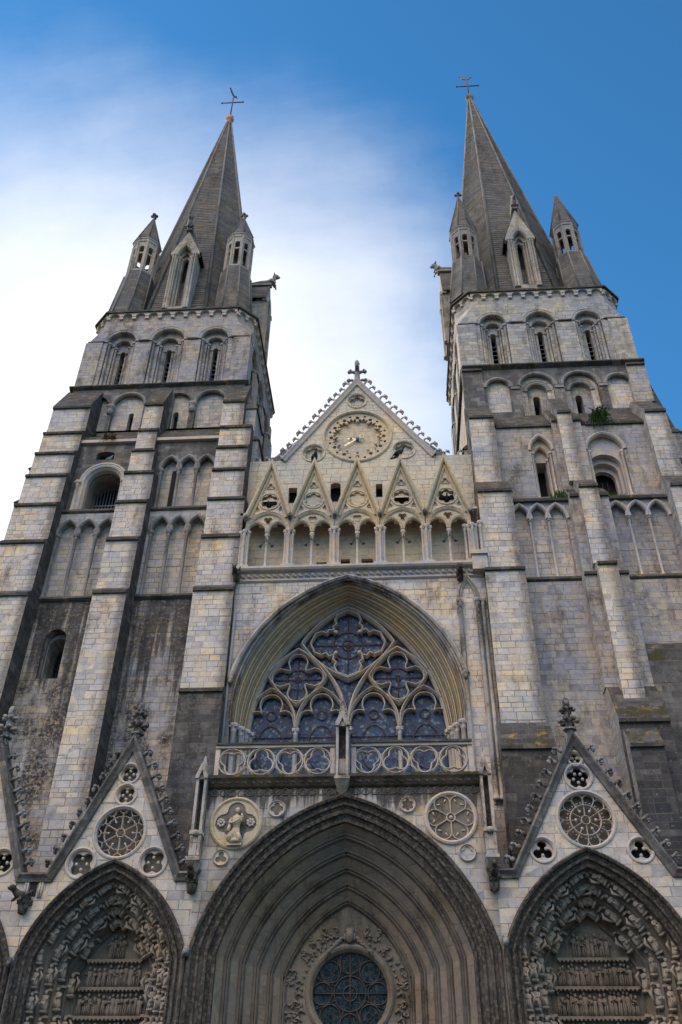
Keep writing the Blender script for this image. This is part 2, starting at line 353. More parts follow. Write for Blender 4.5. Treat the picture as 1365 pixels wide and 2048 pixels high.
    def tube(s, pts, r, n=6, mat=0, closed=False, smooth=True):
        P = [Vector(p) for p in pts]; N = len(P); vs = []; rs = r if isinstance(r, (list, tuple)) else [r]*N
        for i in range(N):
            a = P[max(0, i-1)] if not closed else P[i-1]; b = P[min(N-1, i+1)] if not closed else P[(i+1) % N]
            t = (b-a).normalized(); up = Vector((0, 0, 1)) if abs(t.z) < .9 else Vector((0, 1, 0))
            u = t.cross(up).normalized(); w = u.cross(t)
            for j in range(n):
                an = 2*pi*j/n; vs.append(P[i]+(u*math.cos(an)+w*math.sin(an))*rs[i])
        fs = [(i*n+j, i*n+(j+1) % n, ((i+1) % N)*n+(j+1) % n, ((i+1) % N)*n+j) for i in range(N if closed else N-1) for j in range(n)]
        if not closed: fs += [tuple(range(n))[::-1], tuple(range((N-1)*n, N*n))]
        s.add(vs, fs, mat, smooth); return s
    def lathe(s, x, y, prof, n=10, mat=0, smooth=True, ph=0.0, sx=1, sy=1):   # profile (r, z)
        k = len(prof); vs = [(x+sx*r*math.cos(2*pi*j/n+ph), y+sy*r*math.sin(2*pi*j/n+ph), z) for r, z in prof for j in range(n)]
        fs = [(i*n+j, i*n+(j+1) % n, (i+1)*n+(j+1) % n, (i+1)*n+j) for i in range(k-1) for j in range(n)]
        fs += [tuple(range(n))[::-1], tuple(range((k-1)*n, k*n))]
        s.add(vs, fs, mat, smooth); return s
    def ell(s, c, r, n=8, m=5, mat=0, smooth=True):
        c = Vector(c); r = (r, r, r) if isinstance(r, (int, float)) else r
        vs = [(c.x, c.y, c.z-r[2])]
        for i in range(1, m):
            t = -pi/2+pi*i/m
            for j in range(n): a = 2*pi*j/n; vs.append((c.x+r[0]*math.cos(t)*math.cos(a), c.y+r[1]*math.cos(t)*math.sin(a), c.z+r[2]*math.sin(t)))
        vs.append((c.x, c.y, c.z+r[2])); L = len(vs)-1
        fs = [(0, 1+(j+1) % n, 1+j) for j in range(n)]+[(L, 1+(m-2)*n+j, 1+(m-2)*n+(j+1) % n) for j in range(n)]
        fs += [(1+i*n+j, 1+i*n+(j+1) % n, 1+(i+1)*n+(j+1) % n, 1+(i+1)*n+j) for i in range(m-2) for j in range(n)]
        s.add(vs, fs, mat, smooth); return s
    def jitter(s, a, seed=1):
        r = random.Random(seed)
        s.v = [p+Vector((r.uniform(-a, a), r.uniform(-a, a), r.uniform(-a, a))) for p in s.v]; return s

def arc(c, r, a0, a1, n): return [(c[0]+r*math.cos(a0+(a1-a0)*i/n), c[1]+r*math.sin(a0+(a1-a0)*i/n)) for i in range(n+1)]
def circle(cx, cz, r, n=32): return [(cx+r*math.cos(2*pi*i/n), cz+r*math.sin(2*pi*i/n)) for i in range(n)]
def sagarc(p, q, s, n):
    """arc from p to q bulging to the left of travel by s"""
    p, q = Vector(p), Vector(q); d = q-p; L = d.length
    if abs(s) < 1e-5: return [tuple(p+d*i/n) for i in range(n+1)]
    R = (L*L/4+s*s)/(2*s); m = (p+q)/2; nn = Vector((-d.y, d.x))/L; c = m-nn*(R-s)
    a0 = math.atan2(p.y-c.y, p.x-c.x); a1 = math.atan2(q.y-c.y, q.x-c.x); da = a1-a0
    while da > pi: da -= 2*pi
    while da < -pi: da += 2*pi
    return [(c.x+abs(R)*math.cos(a0+da*i/n), c.y+abs(R)*math.sin(a0+da*i/n)) for i in range(n+1)]
def arch(cx, a, z0, h, s=None, zb=None, n=9):
    """pointed arch line from its left foot over the apex to its right foot"""
    if s is None:                       # true two-centred arch, upright at the springing
        Rr = (a*a+h*h)/(2*a); L = math.hypot(a, h); s = Rr-math.sqrt(max(0, Rr*Rr-L*L/4))
    l = sagarc((cx-a, z0), (cx, z0+h), s, n); r = [(2*cx-x, z) for x, z in l[::-1]]
    p = l+r[1:]
    if zb is not None: p = [(cx-a, zb)]+p+[(cx+a, zb)]
    return p
def semi(cx, a, z0, zb=None, n=16, h=None):
    h = a if h is None else h
    p = [(cx-a*math.cos(pi*i/n), z0+h*math.sin(pi*i/n)) for i in range(n+1)]
    if zb is not None: p = [(cx-a, zb)]+p+[(cx+a, zb)]
    return p
def foil(cx, cz, r, n, rot=pi/2, l=None, per=9):
    """outline of an n-lobed foil inside radius r"""
    if l is None: l = r*{3: .46, 4: .44, 5: .38, 6: .335, 7: .30, 8: .27, 12: .2}.get(n, .4)
    c = r-l; pts = []
    half = pi/n; steps = per
    for k in range(n):
        for i in range(steps):
            t = -half+2*half*(i+.5)/steps
            dd = l*l-(c*math.sin(t))**2
            rr = c*math.cos(t)+math.sqrt(dd) if dd > 0 else c*math.cos(half)
            a = rot+2*pi*k/n+t; pts.append((cx+rr*math.cos(a), cz+rr*math.sin(a)))
    return pts
def rect(x0, x1, z0, z1): return [(x0, z0), (x1, z0), (x1, z1), (x0, z1)]

def prop(o, **k):
    for a, b in k.items(): o[a] = b
    return o
def empty(name, loc, parent=None):
    o = bpy.data.objects.new(name, None); col.objects.link(o); o.location = loc; o.empty_display_size = .5
    if parent: o.parent = parent
    return o
def dup(o, parent, M):
    c = o.copy(); col.objects.link(c); c.parent = parent; c.matrix_local = M; return c
def tf(x, y, z, rz=0.0, ry=0.0, sc=1.0, rx=0.0):
    return Matrix.Translation((x, y, z)) @ Matrix.Rotation(rz, 4, 'Z') @ Matrix.Rotation(ry, 4, 'Y') @ Matrix.Rotation(rx, 4, 'X') @ Matrix.Scale(sc, 4)
I4 = Matrix.Identity(4)

# ------------------------------------------------------------------ ground
gb = MB(); gb.add([(-1500, -1500, 0), (1500, -1500, 0), (1500, 1500, 0), (-1500, 1500, 0)], [(0, 1, 2, 3)])
prop(gb.build('ground', 'paving', fixn=False), kind='structure')

# ------------------------------------------------------------------ the cathedral: ONE thing, its parts and sub-parts
church = empty('cathedral', (0, 0, 0))
prop(church, label='grey and cream stone gothic cathedral front with twin spires and a gable clock', category='cathedral')
def P(mb, name, mats, parent=church, **k): return prop(mb.build(name, mats, parent), **k)

# small repeated pieces, modelled once round their own foot
def crocket_mb():
    b = MB()
    pts = [(0, 0, 0), (0, -.02, .12), (.02, -.03, .24), (.10, -.03, .33), (.19, -.03, .34)]
    b.tube(pts, [.075, .06, .05, .05, .045], 6)
    b.ell((.20, -.03, .315), (.085, .10, .06), 7, 5); b.ell((.13, -.03, .375), (.06, .08, .045), 6, 4); b.ell((.255, -.03, .24), (.04, .07, .06), 6, 4)
    return b.jitter(.012, 3)
def leaf_crocket_mb():
    b = MB()
    b.tube([(-.05, 0, -.02), (0, -.02, .14), (.04, -.03, .26), (.14, -.03, .33), (.24, -.03, .30)], [.10, .095, .085, .085, .06], 6)
    b.ell((.24, -.03, .27), (.12, .13, .09), 7, 5); b.ell((.14, .08, .34), (.10, .08, .07), 6, 4); b.ell((.14, -.13, .34), (.10, .08, .07), 6, 4); b.ell((.30, -.03, .19), (.06, .10, .08), 6, 4)
    return b.jitter(.022, 13)
def finial_mb(h=1.9):
    b = MB(); k = h/1.9
    b.lathe(0, 0, [(.20*k, 0), (.17*k, .25*k), (.15*k, .42*k), (.26*k, .47*k), (.26*k, .53*k), (.13*k, .58*k), (.11*k, .85*k), (.12*k, 1.2*k), (.10*k, 1.45*k)], 8, smooth=False)
    for j in range(6):
        a = j*pi/3; c, s_ = math.cos(a), math.sin(a)
        for (zz, rr, q) in ((.86, .33, .12), (1.32, .24, .10)):
            b.tube([(0, 0, (zz-.12)*k), (c*rr*.55*k, s_*rr*.55*k, zz*k), (c*rr*k, s_*rr*k, (zz+.03)*k)], [.08*k, .07*k, .05*k], 5)
            b.ell((c*rr*k, s_*rr*k, zz*k), (q*k, q*k, q*.85*k), 6, 4)
    b.ell((0, 0, 1.62*k), (.15*k, .15*k, .24*k), 8, 6)
    return b.jitter(.018*k, 5)
def figure_mb(seed, seated=True):
    """small carved figure, foot at the origin, facing -y, about 0.72 tall, on a leafy bracket"""
    r = random.Random(seed); b = MB()
    t = r.uniform(-.04, .04)
    b.lathe(0, .02, [(.10, -.10), (.17, -.06), (.18, 0)], 8, smooth=False)                       # bracket
    b.lathe(0, 0, [(.15, 0), (.165, .10), (.15, .22), (.135, .34), (.145, .44), (.12, .50), (.055, .53)], 9, sy=.8)
    for k in range(5): b.tube([(-.11+.055*k, -.115, .02), (-.10+.05*k+t, -.14, .2), (-.08+.04*k+t*2, -.10, .36)], [.026, .028, .018], 5)
    if seated: b.ell((-.07, -.13, .22), (.07, .10, .07)); b.ell((.07, -.13, .22), (.07, .10, .07))
    b.ell((t, -.03, .60), (.062, .07, .082), 8, 6)
    b.ell((t, .0, .63), (.07, .06, .06), 7, 4)
    for sx in (-1, 1): b.tube([(sx*.13, 0, .47), (sx*.16, -.06, .36), (sx*r.uniform(.02, .09), -.15, .34+r.uniform(-.05, .08))], [.04, .038, .028], 5)
    if r.random() < .6: b.tube([(-.13, .08, .1), (-.26, .10, .42), (-.16, .08, .58)], [.03, .07, .03], 5); b.tube([(.13, .08, .1), (.26, .10, .42), (.16, .08, .58)], [.03, .07, .03], 5)
    b.box(-.16, .16, .02, .16, .66, .74)
    return b.jitter(.010, seed)
def gargoyle_mb():
    b = MB()                              # beast leaning out along -y from the wall, foot at origin
    b.box(-.16, .16, -.25, .2, -.1, .06)
    b.tube([(0, .15, .08), (0, -.15, .14), (0, -.42, .16), (0, -.62, .26)], [.13, .16, .14, .11], 7)
    b.ell((0, -.72, .30), (.11, .15, .11)); b.ell((0, -.86, .26), (.07, .09, .06))
    for sx in (-1, 1):
        b.tube([(sx*.07, -.68, .36), (sx*.12, -.64, .47)], [.04, .015], 5)
        b.tube([(sx*.12, -.35, .10), (sx*.15, -.45, -.04), (sx*.13, -.52, -.08)], [.06, .05, .04], 5)
        b.tube([(sx*.12, -.1, .2), (sx*.2, .02, .36), (sx*.14, .12, .3)], [.03, .06, .03], 5)
    b.lathe(0, -.06, [(.05, -.46), (.15, -.40), (.17, -.28), (.2, -.1)], 7)
    return b.jitter(.012, 9)
PROTO = {}
def put(kind, name, mat, parent, M, maker=None, **k):
    """first use builds the mesh, later uses are copies sharing it"""
    key = (kind, mat)
    if key not in PROTO:
        o = maker().build(name, mat); PROTO[key] = o; o.parent = parent; o.matrix_local = M
    else: o = dup(PROTO[key], parent, M)
    return prop(o, **k)

def column(b, x, y, z0, z1, r, mat=0, base=True, n=8, cap=.3):
    """shaft with base and leafy bell capital; z1 is the capital's top"""
    p = []
    if base: p += [(r*1.7, z0), (r*1.7, z0+.06), (r*1.35, z0+.12), (r*1.15, z0+.17)]
    else: p += [(r, z0)]
    p += [(r, z0+.2), (r*.97, z1-cap), (r*1.25, z1-cap+.03), (r*1.02, z1-cap+.07), (r*1.2, z1-.16), (r*1.85, z1-.07), (r*1.85, z1)]
    b.lathe(x, y, p, n, mat)
    for j in range(4):
        a = pi/4+j*pi/2; b.ell((x+r*1.7*math.cos(a), y+r*1.7*math.sin(a), z1-.13), r*.5, 5, 4, mat)
# ------------------------------------------------------------------ towers
WM = ['ashlar', 'crust', 'weathering', 'crust_part', 'mossy']
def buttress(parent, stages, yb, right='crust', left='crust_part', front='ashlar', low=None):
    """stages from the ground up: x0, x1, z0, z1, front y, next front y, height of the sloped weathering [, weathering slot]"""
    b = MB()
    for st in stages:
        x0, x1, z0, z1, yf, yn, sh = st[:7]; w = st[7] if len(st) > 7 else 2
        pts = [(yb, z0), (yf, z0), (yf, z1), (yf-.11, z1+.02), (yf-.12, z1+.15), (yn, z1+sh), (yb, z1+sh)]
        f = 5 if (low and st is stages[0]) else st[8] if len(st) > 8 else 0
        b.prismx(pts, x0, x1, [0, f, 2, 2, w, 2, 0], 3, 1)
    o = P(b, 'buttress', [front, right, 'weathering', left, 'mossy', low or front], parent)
    return o
def union_arches(cxs, a, zb, zs, h, n=6):
    pts = [(cxs[0]-a, zb)]
    for c in cxs: pts += [p for p in arch(c, a, zs, h, None, None, n)]
    pts.append((cxs[-1]+a, zb)); out = [pts[0]]
    for p in pts[1:]:
        if math.hypot(p[0]-out[-1][0], p[1]-out[-1][1]) > 1e-4: out.append(p)
    return out
def blind_arcade(parent, cxs, a, zb, zs, h, yw, yr, r=.085, mat='carved_grey', cap=.32, ends=True, back='arcade_cream', w=.17):
    """row of pointed arches on slim shafts; returns its outline for the wall's opening"""
    hole = union_arches(cxs, a, zb, zs, h)
    b = MB()
    for c in cxs: b.sweep(arch(c, a, zs, h, None, None, 7), [(-.02, yw+.12), (-.03, yw+.02), (.0, yw-.05), (.06, yw-.09), (.11, yw-.07), (w, yw-.03), (w+.02, yw+.02)], mat=0)
    sh = [c+s*a for c in cxs for s in (-1, 1)]; xs = []
    for x in sorted(sh):
        if not xs or x-xs[-1] > a*.6: xs.append(x)
        else: xs[-1] = (xs[-1]+x)/2
    if not ends: xs = xs[1:-1]
    for x in xs: column(b, x, yw+.06, zb, zs+.04, r, cap=cap)
    o = P(b, 'blind_arcade', mat, parent)
    bk = MB(); x0, x1 = cxs[0]-a-.05, cxs[-1]+a+.05
    bk.box(x0, x1, yr, yr+.12, zb-.05, zs+h+.05); P(bk, 'arcade_panel', back, parent)
    return hole
def string_course(parent, x0, x1, yw, z, out=.16, h=.2, mat='weathering', name='string_course'):
    b = MB(); b.prismx([(yw+.1, z-h), (yw-.02, z-h), (yw-out, z-h*.45), (yw-out, z-.05), (yw-.02, z+.12), (yw+.1, z+.12)], x0, x1)
    return P(b, name, mat, parent)
def octplan(w, c): return [(-w+c, -w), (w-c, -w), (w, -w+c), (w, w-c), (w-c, w), (-w+c, w), (-w, w-c), (-w, -w+c)]
def faceT(xc, yc, half, k):      # k = 0 front, 1 right side, 3 left side; local y runs inward from the face
    a = {0: 0, 1: pi/2, 2: pi, 3: -pi/2}[k]
    return Matrix.Translation((xc, yc, 0)) @ Matrix.Rotation(a, 4, 'Z') @ Matrix.Translation((0, -half, 0))

def belfry_face(parent, T, z0, zi, zt, cxs, W, wide, slit, mat, front=True):
    """one face of the bell stage: z0 sill, zi impost, zt underside of corbel table"""
    zs = zi
    outer = [(-W, z0), (W, z0), (W, zi), (W-.9, zt), (-W+.9, zt), (-W, zi)]
    holes = [semi(c, a, zs, z0+.3, 14) for c, a in zip(cxs, wide)]
    b = MB(T); b.plate(outer, holes, 0, .28)
    P(b, 'belfry_wall', mat, parent)
    for c, a in zip(cxs, wide):
        b = MB(T)
        a2 = a*.60; zs2 = zs-.12
        b.plate(semi(c, a+.05, zs, z0+.28, 14, a+.05), [semi(c, a2, zs2, z0+.33, 12)], .30, .52)
        b.plate(semi(c, a2+.06, zs2, z0+.3, 12), [semi(c, slit, zs-.42, z0+.38, 8)], .55, 1.25)
        for rr, yy, zz, w in ((a, .0, zs, .17), (a2, .30, zs2, .13)):
            b.sweep(semi(c, rr, zz, None, 14), [(-.03, yy+.15), (-.03, yy-.02), (.02, yy-.07), (w*.6, yy-.05), (w, yy-.085), (w+.05, yy-.04), (w+.06, yy+.03)])
        for s_ in (-1, 1):
            column(b, c+s_*(a-.10), .17, z0+.28, zs+.03, .085, cap=.22)
            column(b, c+s_*(a2-.09), .43, z0+.3, zs2+.02, .07, cap=.2)
            column(b, c+s_*(slit+.10), .545, z0+.3, zs-.4, .05, cap=.16)
        P(b, 'belfry_arch', mat, parent)
        if front:
            l = MB(T)
            for k in range(7):
                z = z0+.55+k*(zi-z0-1.3)/7
                l.hexa([(c-slit-.02, .85, z), (c+slit+.02, .85, z), (c+slit+.02, 1.15, z+.2), (c-slit-.02, 1.15, z+.2)], [(c-slit-.02, .85, z+.05), (c+slit+.02, .85, z+.05), (c+slit+.02, 1.15, z+.25), (c-slit-.02, 1.15, z+.25)])
            P(l, 'louvre', 'slate', parent)
    # impost band between the arches and the flat corner buttresses
    b = MB(T); xs = [-W+.02]+[v for c, a in zip(cxs, wide) for v in (c-a-.2, c+a+.2)]+[W-.02]
    for i in range(0, len(xs), 2):
        if xs[i+1]-xs[i] > .05: b.prismx([(.1, zi-.06), (-.1, zi-.03), (-.1, zi+.05), (.0, zi+.12), (.1, zi+.12)], xs[i], xs[i+1], 1, 1, 1)
    P(b, 'impost_band', [mat, 'weathering'], parent)
    for s_ in (-1, 1):
        e = W-max(abs(cxs[0])+wide[0], abs(cxs[-1])+wide[-1])-.25
        x0, x1 = sorted((s_*(W+.09), s_*(W-e))); b = MB(T)
        b.prismx([(.1, z0+.1), (-.09, z0+.1), (-.09, zi-.07), (.1, zi-.07)], x0, x1, 0, 0, 0)
        P(b, 'corner_pilaster', mat, parent)

def lucarne(parent, T, z0, zc, za, zf, w=.80, depth=2.3):
    b = MB(T)
    gw = w+.14
    outer = [(-w, z0), (w, z0), (w, zc), (gw, zc), (gw, zc+.25), (0, za), (-gw, zc+.25), (-gw, zc), (-w, zc)]
    b.plate(outer, [arch(0, .44, zc-.1, .95, None, z0+.35, 6)], 0, .3)
    b.plate(rect(-w+.05, w-.05, z0+.05, zc+.9), [arch(0, .30, zc-.15, .7, None, z0+.5, 5)], .3, .5)
    b.plate(rect(-w+.05, w-.05, z0+.05, zc+.8), [arch(0, .17, zc-.25, .5, None, z0+.55, 5)], .5, .75)
    for k, (x, y) in enumerate(((.37, .27), (.25, .47), (.58, -.03), (.73, -.03))):
        for s_ in (-1, 1): column(b, s_*x, y, z0+.1, zc+.03, .075, cap=.3, n=7)
    b.sweep(arch(0, .50, zc, .95, None, None, 6), [(-.06, .1), (-.05, -.05), (.02, -.1), (.1, -.07), (.16, -.1), (.2, 0)])
    P(b, 'lucarne', 'lucarne_stone', parent)
    r = MB(T)
    r.box(-w+.03, -w+.3, .3, depth, z0, zc+.1); r.box(w-.3, w-.03, .3, depth, z0, zc+.1)
    P(r, 'lucarne_side', 'ashlar_grey', parent)
    r = MB(T); e = gw+.1
    for s_ in (-1, 1):
        q = [(s_*e, zc+.13), (s_*(e+.0), zc+.27), (0, za+.22), (0, za+.04)]
        r.plate(q if s_ > 0 else q[::-1], [], .02, depth+.9)
    P(r, 'lucarne_roof', 'spire_stone', parent)
    f = MB(T)
    f.tube([(0, 1.5, za+.3), (0, .7, za+.42), (0, .2, za+.5), (0, -.15, za+.75), (0, -.3, za+1.05)], [.16, .24, .22, .2, .1], 8)
    f.box(-.2, .2, -.1, 1.6, za+.1, za+.3); f.ell((0, -.32, zf-.35), (.17, .24, .22)); f.ell((0, -.5, zf-.45), (.1, .14, .1))
    for s_ in (-1, 1):
        f.tube([(s_*.1, -.25, zf-.25), (s_*.16, -.2, zf)], [.07, .03], 5); f.tube([(s_*.16, 0, za+.7), (s_*.2, -.3, za+.3), (s_*.18, -.35, za)], [.1, .09, .07], 6)
    P(f.jitter(.03, 4), 'ridge_beast', 'carved_grey', parent)
    d = MB(T); d.box(-.6, .6, .95, 1.0, z0, zc+.6); P(d, 'lucarne_opening', 'inner_shade', parent)

def pinnacle(parent, x, y, zb, zl, zt, za, ox=0.0, oy=0.0, r=.80, fin=True, mat='lucarne_stone'):
    """tiled splayed foot, open octagonal lantern, stone cap"""
    b = MB()
    lo = [Vector((x+ox+1.27*math.cos(pi/8+j*pi/4), y+oy+1.27*math.sin(pi/8+j*pi/4), zb)) for j in range(8)]; hi = [Vector((x+1.0*math.cos(pi/8+j*pi/4), y+1.0*math.sin(pi/8+j*pi/4), zl)) for j in range(8)]
    b.add(lo+hi, [(j, (j+1) % 8, 8+(j+1) % 8, 8+j) for j in range(8)]+[tuple(range(8, 16))], 1)
    for j in range(8): b.tube([lo[j], hi[j]], .055, 5, 2)
    b.lathe(x, y, [(.93, zl), (.93, zl+.14), (.84, zl+.18)], 8, 0, False, pi/8)
    rr = r/math.cos(pi/8)
    b.lathe(x, y, [(rr*1.05, zt-.32), (rr*1.05, zt-.12), (rr*1.12, zt-.04), (rr*1.12, zt+.08)], 8, 0, False, pi/8)
    for k in range(8):
        a = k*pi/4
        c = Matrix.Translation((x, y, 0)) @ Matrix.Rotation(a-pi/2, 4, 'Z') @ Matrix.Rotation(pi, 4, 'Z')
        t = MB(c); hw = r*math.tan(pi/8)
        t.plate(rect(-hw, hw, zl+.15, zt-.3), [semi(0, hw*.5, zt-1.35+.38, zl+.3, 8), ], -r, -r+.16)
        t.plate(rect(-hw*.52, hw*.52, zt-1.55, zt-1.42), [], -r+.05, -r+.14)
        t.lathe(hw, -r, [(.07, zl+.15), (.07, zt-.35)], 6)
        b.add(t.v, t.f, 0)
    o = P(b, 'pinnacle', [mat, 'spire_stone', 'spire_edge'], parent)
    c = MB(); c.lathe(x, y, [(rr*1.14, zt+.06), (.08, za-.1), (.03, za)], 8, 0, False, pi/8)
    for k in range(8):
        a = pi/8+k*pi/4; c.tube([(x+rr*1.14*math.cos(a), y+rr*1.14*math.sin(a), zt+.08), (x+.08*math.cos(a), y+.08*math.sin(a), za-.1)], .045, 5)
    P(c, 'pinnacle_cap', 'spire_stone', parent)
    f = MB()
    if fin:
        f.lathe(x, y, [(.07, za-.2), (.09, za+.05), (.06, za+.15), (.06, za+.6)], 6)
        for k in range(4): f.ell((x+.17*math.cos(k*pi/2), y+.17*math.sin(k*pi/2), za+.38), (.12, .12, .12), 6, 4)
        f.ell((x, y, za+.62), .1, 6, 4)
    else: f.ell((x, y, za), (.13, .13, .16), 6, 5)
    P(f, 'pinnacle_finial', 'carved_grey', parent)

def spire(parent, xb, yb, zb, ap, xt, yt, zt, zcross, xcross, dirn, ballmat):
    b = MB(); n = 8; R0 = ap/math.cos(pi/8); Rt = .17; K = 120
    vs = []; fs = []
    for i in range(K+1):                               # shallow stepped courses
        t = i/K
        for dz in ((0, 0), (1, .024)):
            f = min(1, max(0, t+(0 if dz[0] == 0 else 0)))
            x = xb+(xt-xb)*f; y = yb+(yt-yb)*f; z = zb+(zt-zb)*f; r = R0+(Rt-R0)*f+dz[1]*(1-f*.6)
            for j in range(n): a = pi/8+j*pi/4; vs.append((x+r*math.cos(a), y+r*math.sin(a), z))
    for i in range(2*K+1):
        for j in range(n): fs.append((i*n+j, i*n+(j+1) % n, (i+1)*n+(j+1) % n, (i+1)*n+j))
    b.add(vs, fs)
    o = P(b, 'spire', 'spire_stone', parent)
    r = MB()
    for j in range(n):
        a = pi/8+j*pi/4; c, s_ = math.cos(a), math.sin(a)
        r.tube([(xb+(R0+.03)*c, yb+(R0+.03)*s_, zb), (xt+(Rt+.02)*c, yt+(Rt+.02)*s_, zt)], [.13, .06], 6)
    P(r, 'spire_rib', 'spire_edge', parent)
    k = MB(); k.lathe(xt, yt, [(.2, zt-.9), (.2, zt), (.16, zt+.1), (.3, zt+.25), (.38, zt+.5), (.3, zt+.75), (.12, zt+.95), (.08, zt+1.2)], 10)
    P(k, 'spire_ball', ballmat, parent)
    c = MB(); z1 = zt+1.1
    c.tube([(xt, yt, z1), (xcross, yt, zcross), (xcross, yt, zcross+1.25)], .06, 6); c.tube([(xcross-.95, yt, zcross), (xcross+.95, yt, zcross)], .055, 6)
    for s_ in (-1, 1):
        c.ell((xcross+s_*.95, yt, zcross), .09, 6, 4); c.tube([(xt+.3*s_, yt, zt+.85), (xt+.1*s_, yt, zt+1.3)], .03, 4)
    P(c, 'cross', 'rust_iron', parent)
    w = MB(Matrix.Translation((xcross, yt, zcross+1.2)) @ Matrix.Rotation(dirn, 4, 'Z'))
    body = [(-.42, .10), (-.30, .05), (-.1, -.08), (.15, -.05), (.28, .10), (.36, .28), (.50, .30), (.42, .40), (.34, .52), (.26, .40), (.20, .24), (.02, .18), (-.18, .24), (-.34, .50), (-.55, .58), (-.62, .42), (-.50, .36)]
    w.plate(body, [], -.03, .03); w.tube([(0, 0, -.15), (0, 0, .02)], .05, 6)
    P(w, 'weathercock', 'iron', parent)

def tower_top(parent, cx, cy, W, z0, zi, zt, ztop, cxs, wide, slit, mat, spire_c, Zp):
    """bell stage, corbel table and cornice"""
    for k in (0, 1, 3):
        Wk = W if k == 0 else W-.006
        belfry_face(parent, faceT(cx, cy, Wk, k), z0, zi, zt, cxs, Wk, wide, slit, mat, True)
    b = MB(); b.box(cx-W+.01, cx+W-.01, cy+W-.4, cy+W-.01, z0+.01, zt); P(b, 'belfry_wall', mat, parent)
    b = MB(); q = W-.05                                  # broached corners
    for sx in (-1, 1):
        for sy in (-1, 1):
            b.add([(cx+sx*W, cy+sy*W, zi), (cx+sx*(W-.9), cy+sy*W, zt), (cx+sx*W, cy+sy*(W-.9), zt), (cx+sx*(W-.9), cy+sy*(W-.9), zt)], [(0, 1, 2), (1, 3, 2)])
    pl = octplan(W, .9); zc0 = zt
    vs = [(cx+x, cy+y, z) for z in (zc0, ztop-.14) for x, y in pl]
    b.add(vs, [(i, (i+1) % 8, 8+(i+1) % 8, 8+i) for i in range(8)])
    P(b, 'corbel_band', mat, parent)
    c = MB()
    for i in range(8):
        p, r = Vector(pl[i]), Vector(pl[(i+1) % 8]); d = r-p; L = d.length; m = max(1, round(L/.80)); d.normalize(); nn = Vector((d.y, -d.x))
        T = Matrix.Translation((cx+p.x, cy+p.y, 0)) @ Matrix(((d.x, -nn.x, 0, 0), (d.y, -nn.y, 0, 0), (0, 0, 1, 0), (0, 0, 0, 1)))
        t = MB(T)
        for k in range(m):
            x = L*(k+.5)/m; h = L/m
            t.plate([(x-h/2, ztop-.42), (x-h*.36, ztop-.42)]+[(x+h*.36*math.cos(pi-pi*j/6), ztop-.42+h*.30*math.sin(pi*j/6)) for j in range(1, 6)]+[(x+h*.36, ztop-.42), (x+h/2, ztop-.42), (x+h/2, ztop-.14), (x-h/2, ztop-.14)], [], -.16, .0)
            t.box(x+h*.36, x+h*.64, -.13, 0, ztop-.62, ztop-.42) if k < m-1 else None
        t.box(-.1, .12, -.13, 0, ztop-.62, ztop-.42)
        c.add(t.v, t.f)
    P(c, 'corbel_table', 'carved', parent)
    s_ = MB(); pl2 = octplan(W+.26, 1.0); pl3 = octplan(W-.35, .8)
    vs = [(cx+x, cy+y, z) for z, q in ((ztop-.14, pl2), (ztop, pl2), (ztop+.28, pl3)) for x, y in q]
    s_.add(vs, [(k*8+i, k*8+(i+1) % 8, k*8+8+(i+1) % 8, k*8+8+i) for k in (0, 1) for i in range(8)]+[tuple(range(8))[::-1], tuple(range(16, 24))])
    P(s_, 'cornice', 'mossy' if Zp else 'weathering', parent)

# ---------------- left tower
LT = empty("tower", (0, 0, 0), church)
prop(LT, label='tower with many stepped buttress stages and a barred round opening')
def side_wall(parent, x0, x1, pts, mat):
    b = MB(); b.prismx(pts, x0, x1); P(b, 'side_wall', mat, parent)
PROFL = [(3.65, 0), (3.65, 33.3), (5.05, 35.2), (5.05, 38.55), (14.8, 38.55), (14.8, 0)]
side_wall(LT, -6.75, -6.12, PROFL, 'ashlar_grey'); side_wall(LT, -16.0, -15.4, PROFL, 'ashlar_grey')
b = MB(); b.box(-15.4, -6.75, 14.2, 14.8, 0, 38.55); P(b, 'back_wall', 'ashlar_grey', LT)
X0, X1 = -15.98, -6.14
# plain lowest stage with its deep round-headed window
b = MB(); b.plate(rect(X0, X1, 0, 23.45), [semi(-13.03, .48, 21.5, 19.55, 12)], 3.6, 4.1)
P(b, 'wall', 'ashlar_stained', LT)
b = MB(); b.plate(semi(-13.03, .62, 21.5, 19.4, 12), [semi(-13.03, .44, 21.35, 19.6, 12)], 4.1, 5.2); P(b, 'window_splay', 'ashlar_grey', LT)
b = MB(); b.box(-13.6, -12.4, 5.2, 5.25, 19.3, 22.2, 1)
for k in range(3): b.box(-12.72-.3*k, -12.69-.3*k, 5.14, 5.17, 19.5, 21.9)
for k in range(5): b.box(-13.5, -12.5, 5.12, 5.15, 19.95+.42*k, 19.98+.42*k)
P(b, 'window', ['iron', 'rose_glass'], LT)
# blind arcade stage
h1 = blind_arcade(LT, [-13.68, -12.73, -11.78], .47, 23.62, 27.2, .82, 3.6, 3.95)
h2 = blind_arcade(LT, [-9.17, -8.3, -7.43], .435, 23.62, 27.25, .82, 3.6, 3.95)
b = MB(); b.plate(rect(X0, X1, 23.45, 28.55), [h1, h2], 3.602, 3.95); P(b, 'wall', 'ashlar_grey', LT)
string_course(LT, -14.3, -6.8, 3.6, 23.58)
string_course(LT, -14.3, -6.8, 3.6, 28.62, .1, .14)
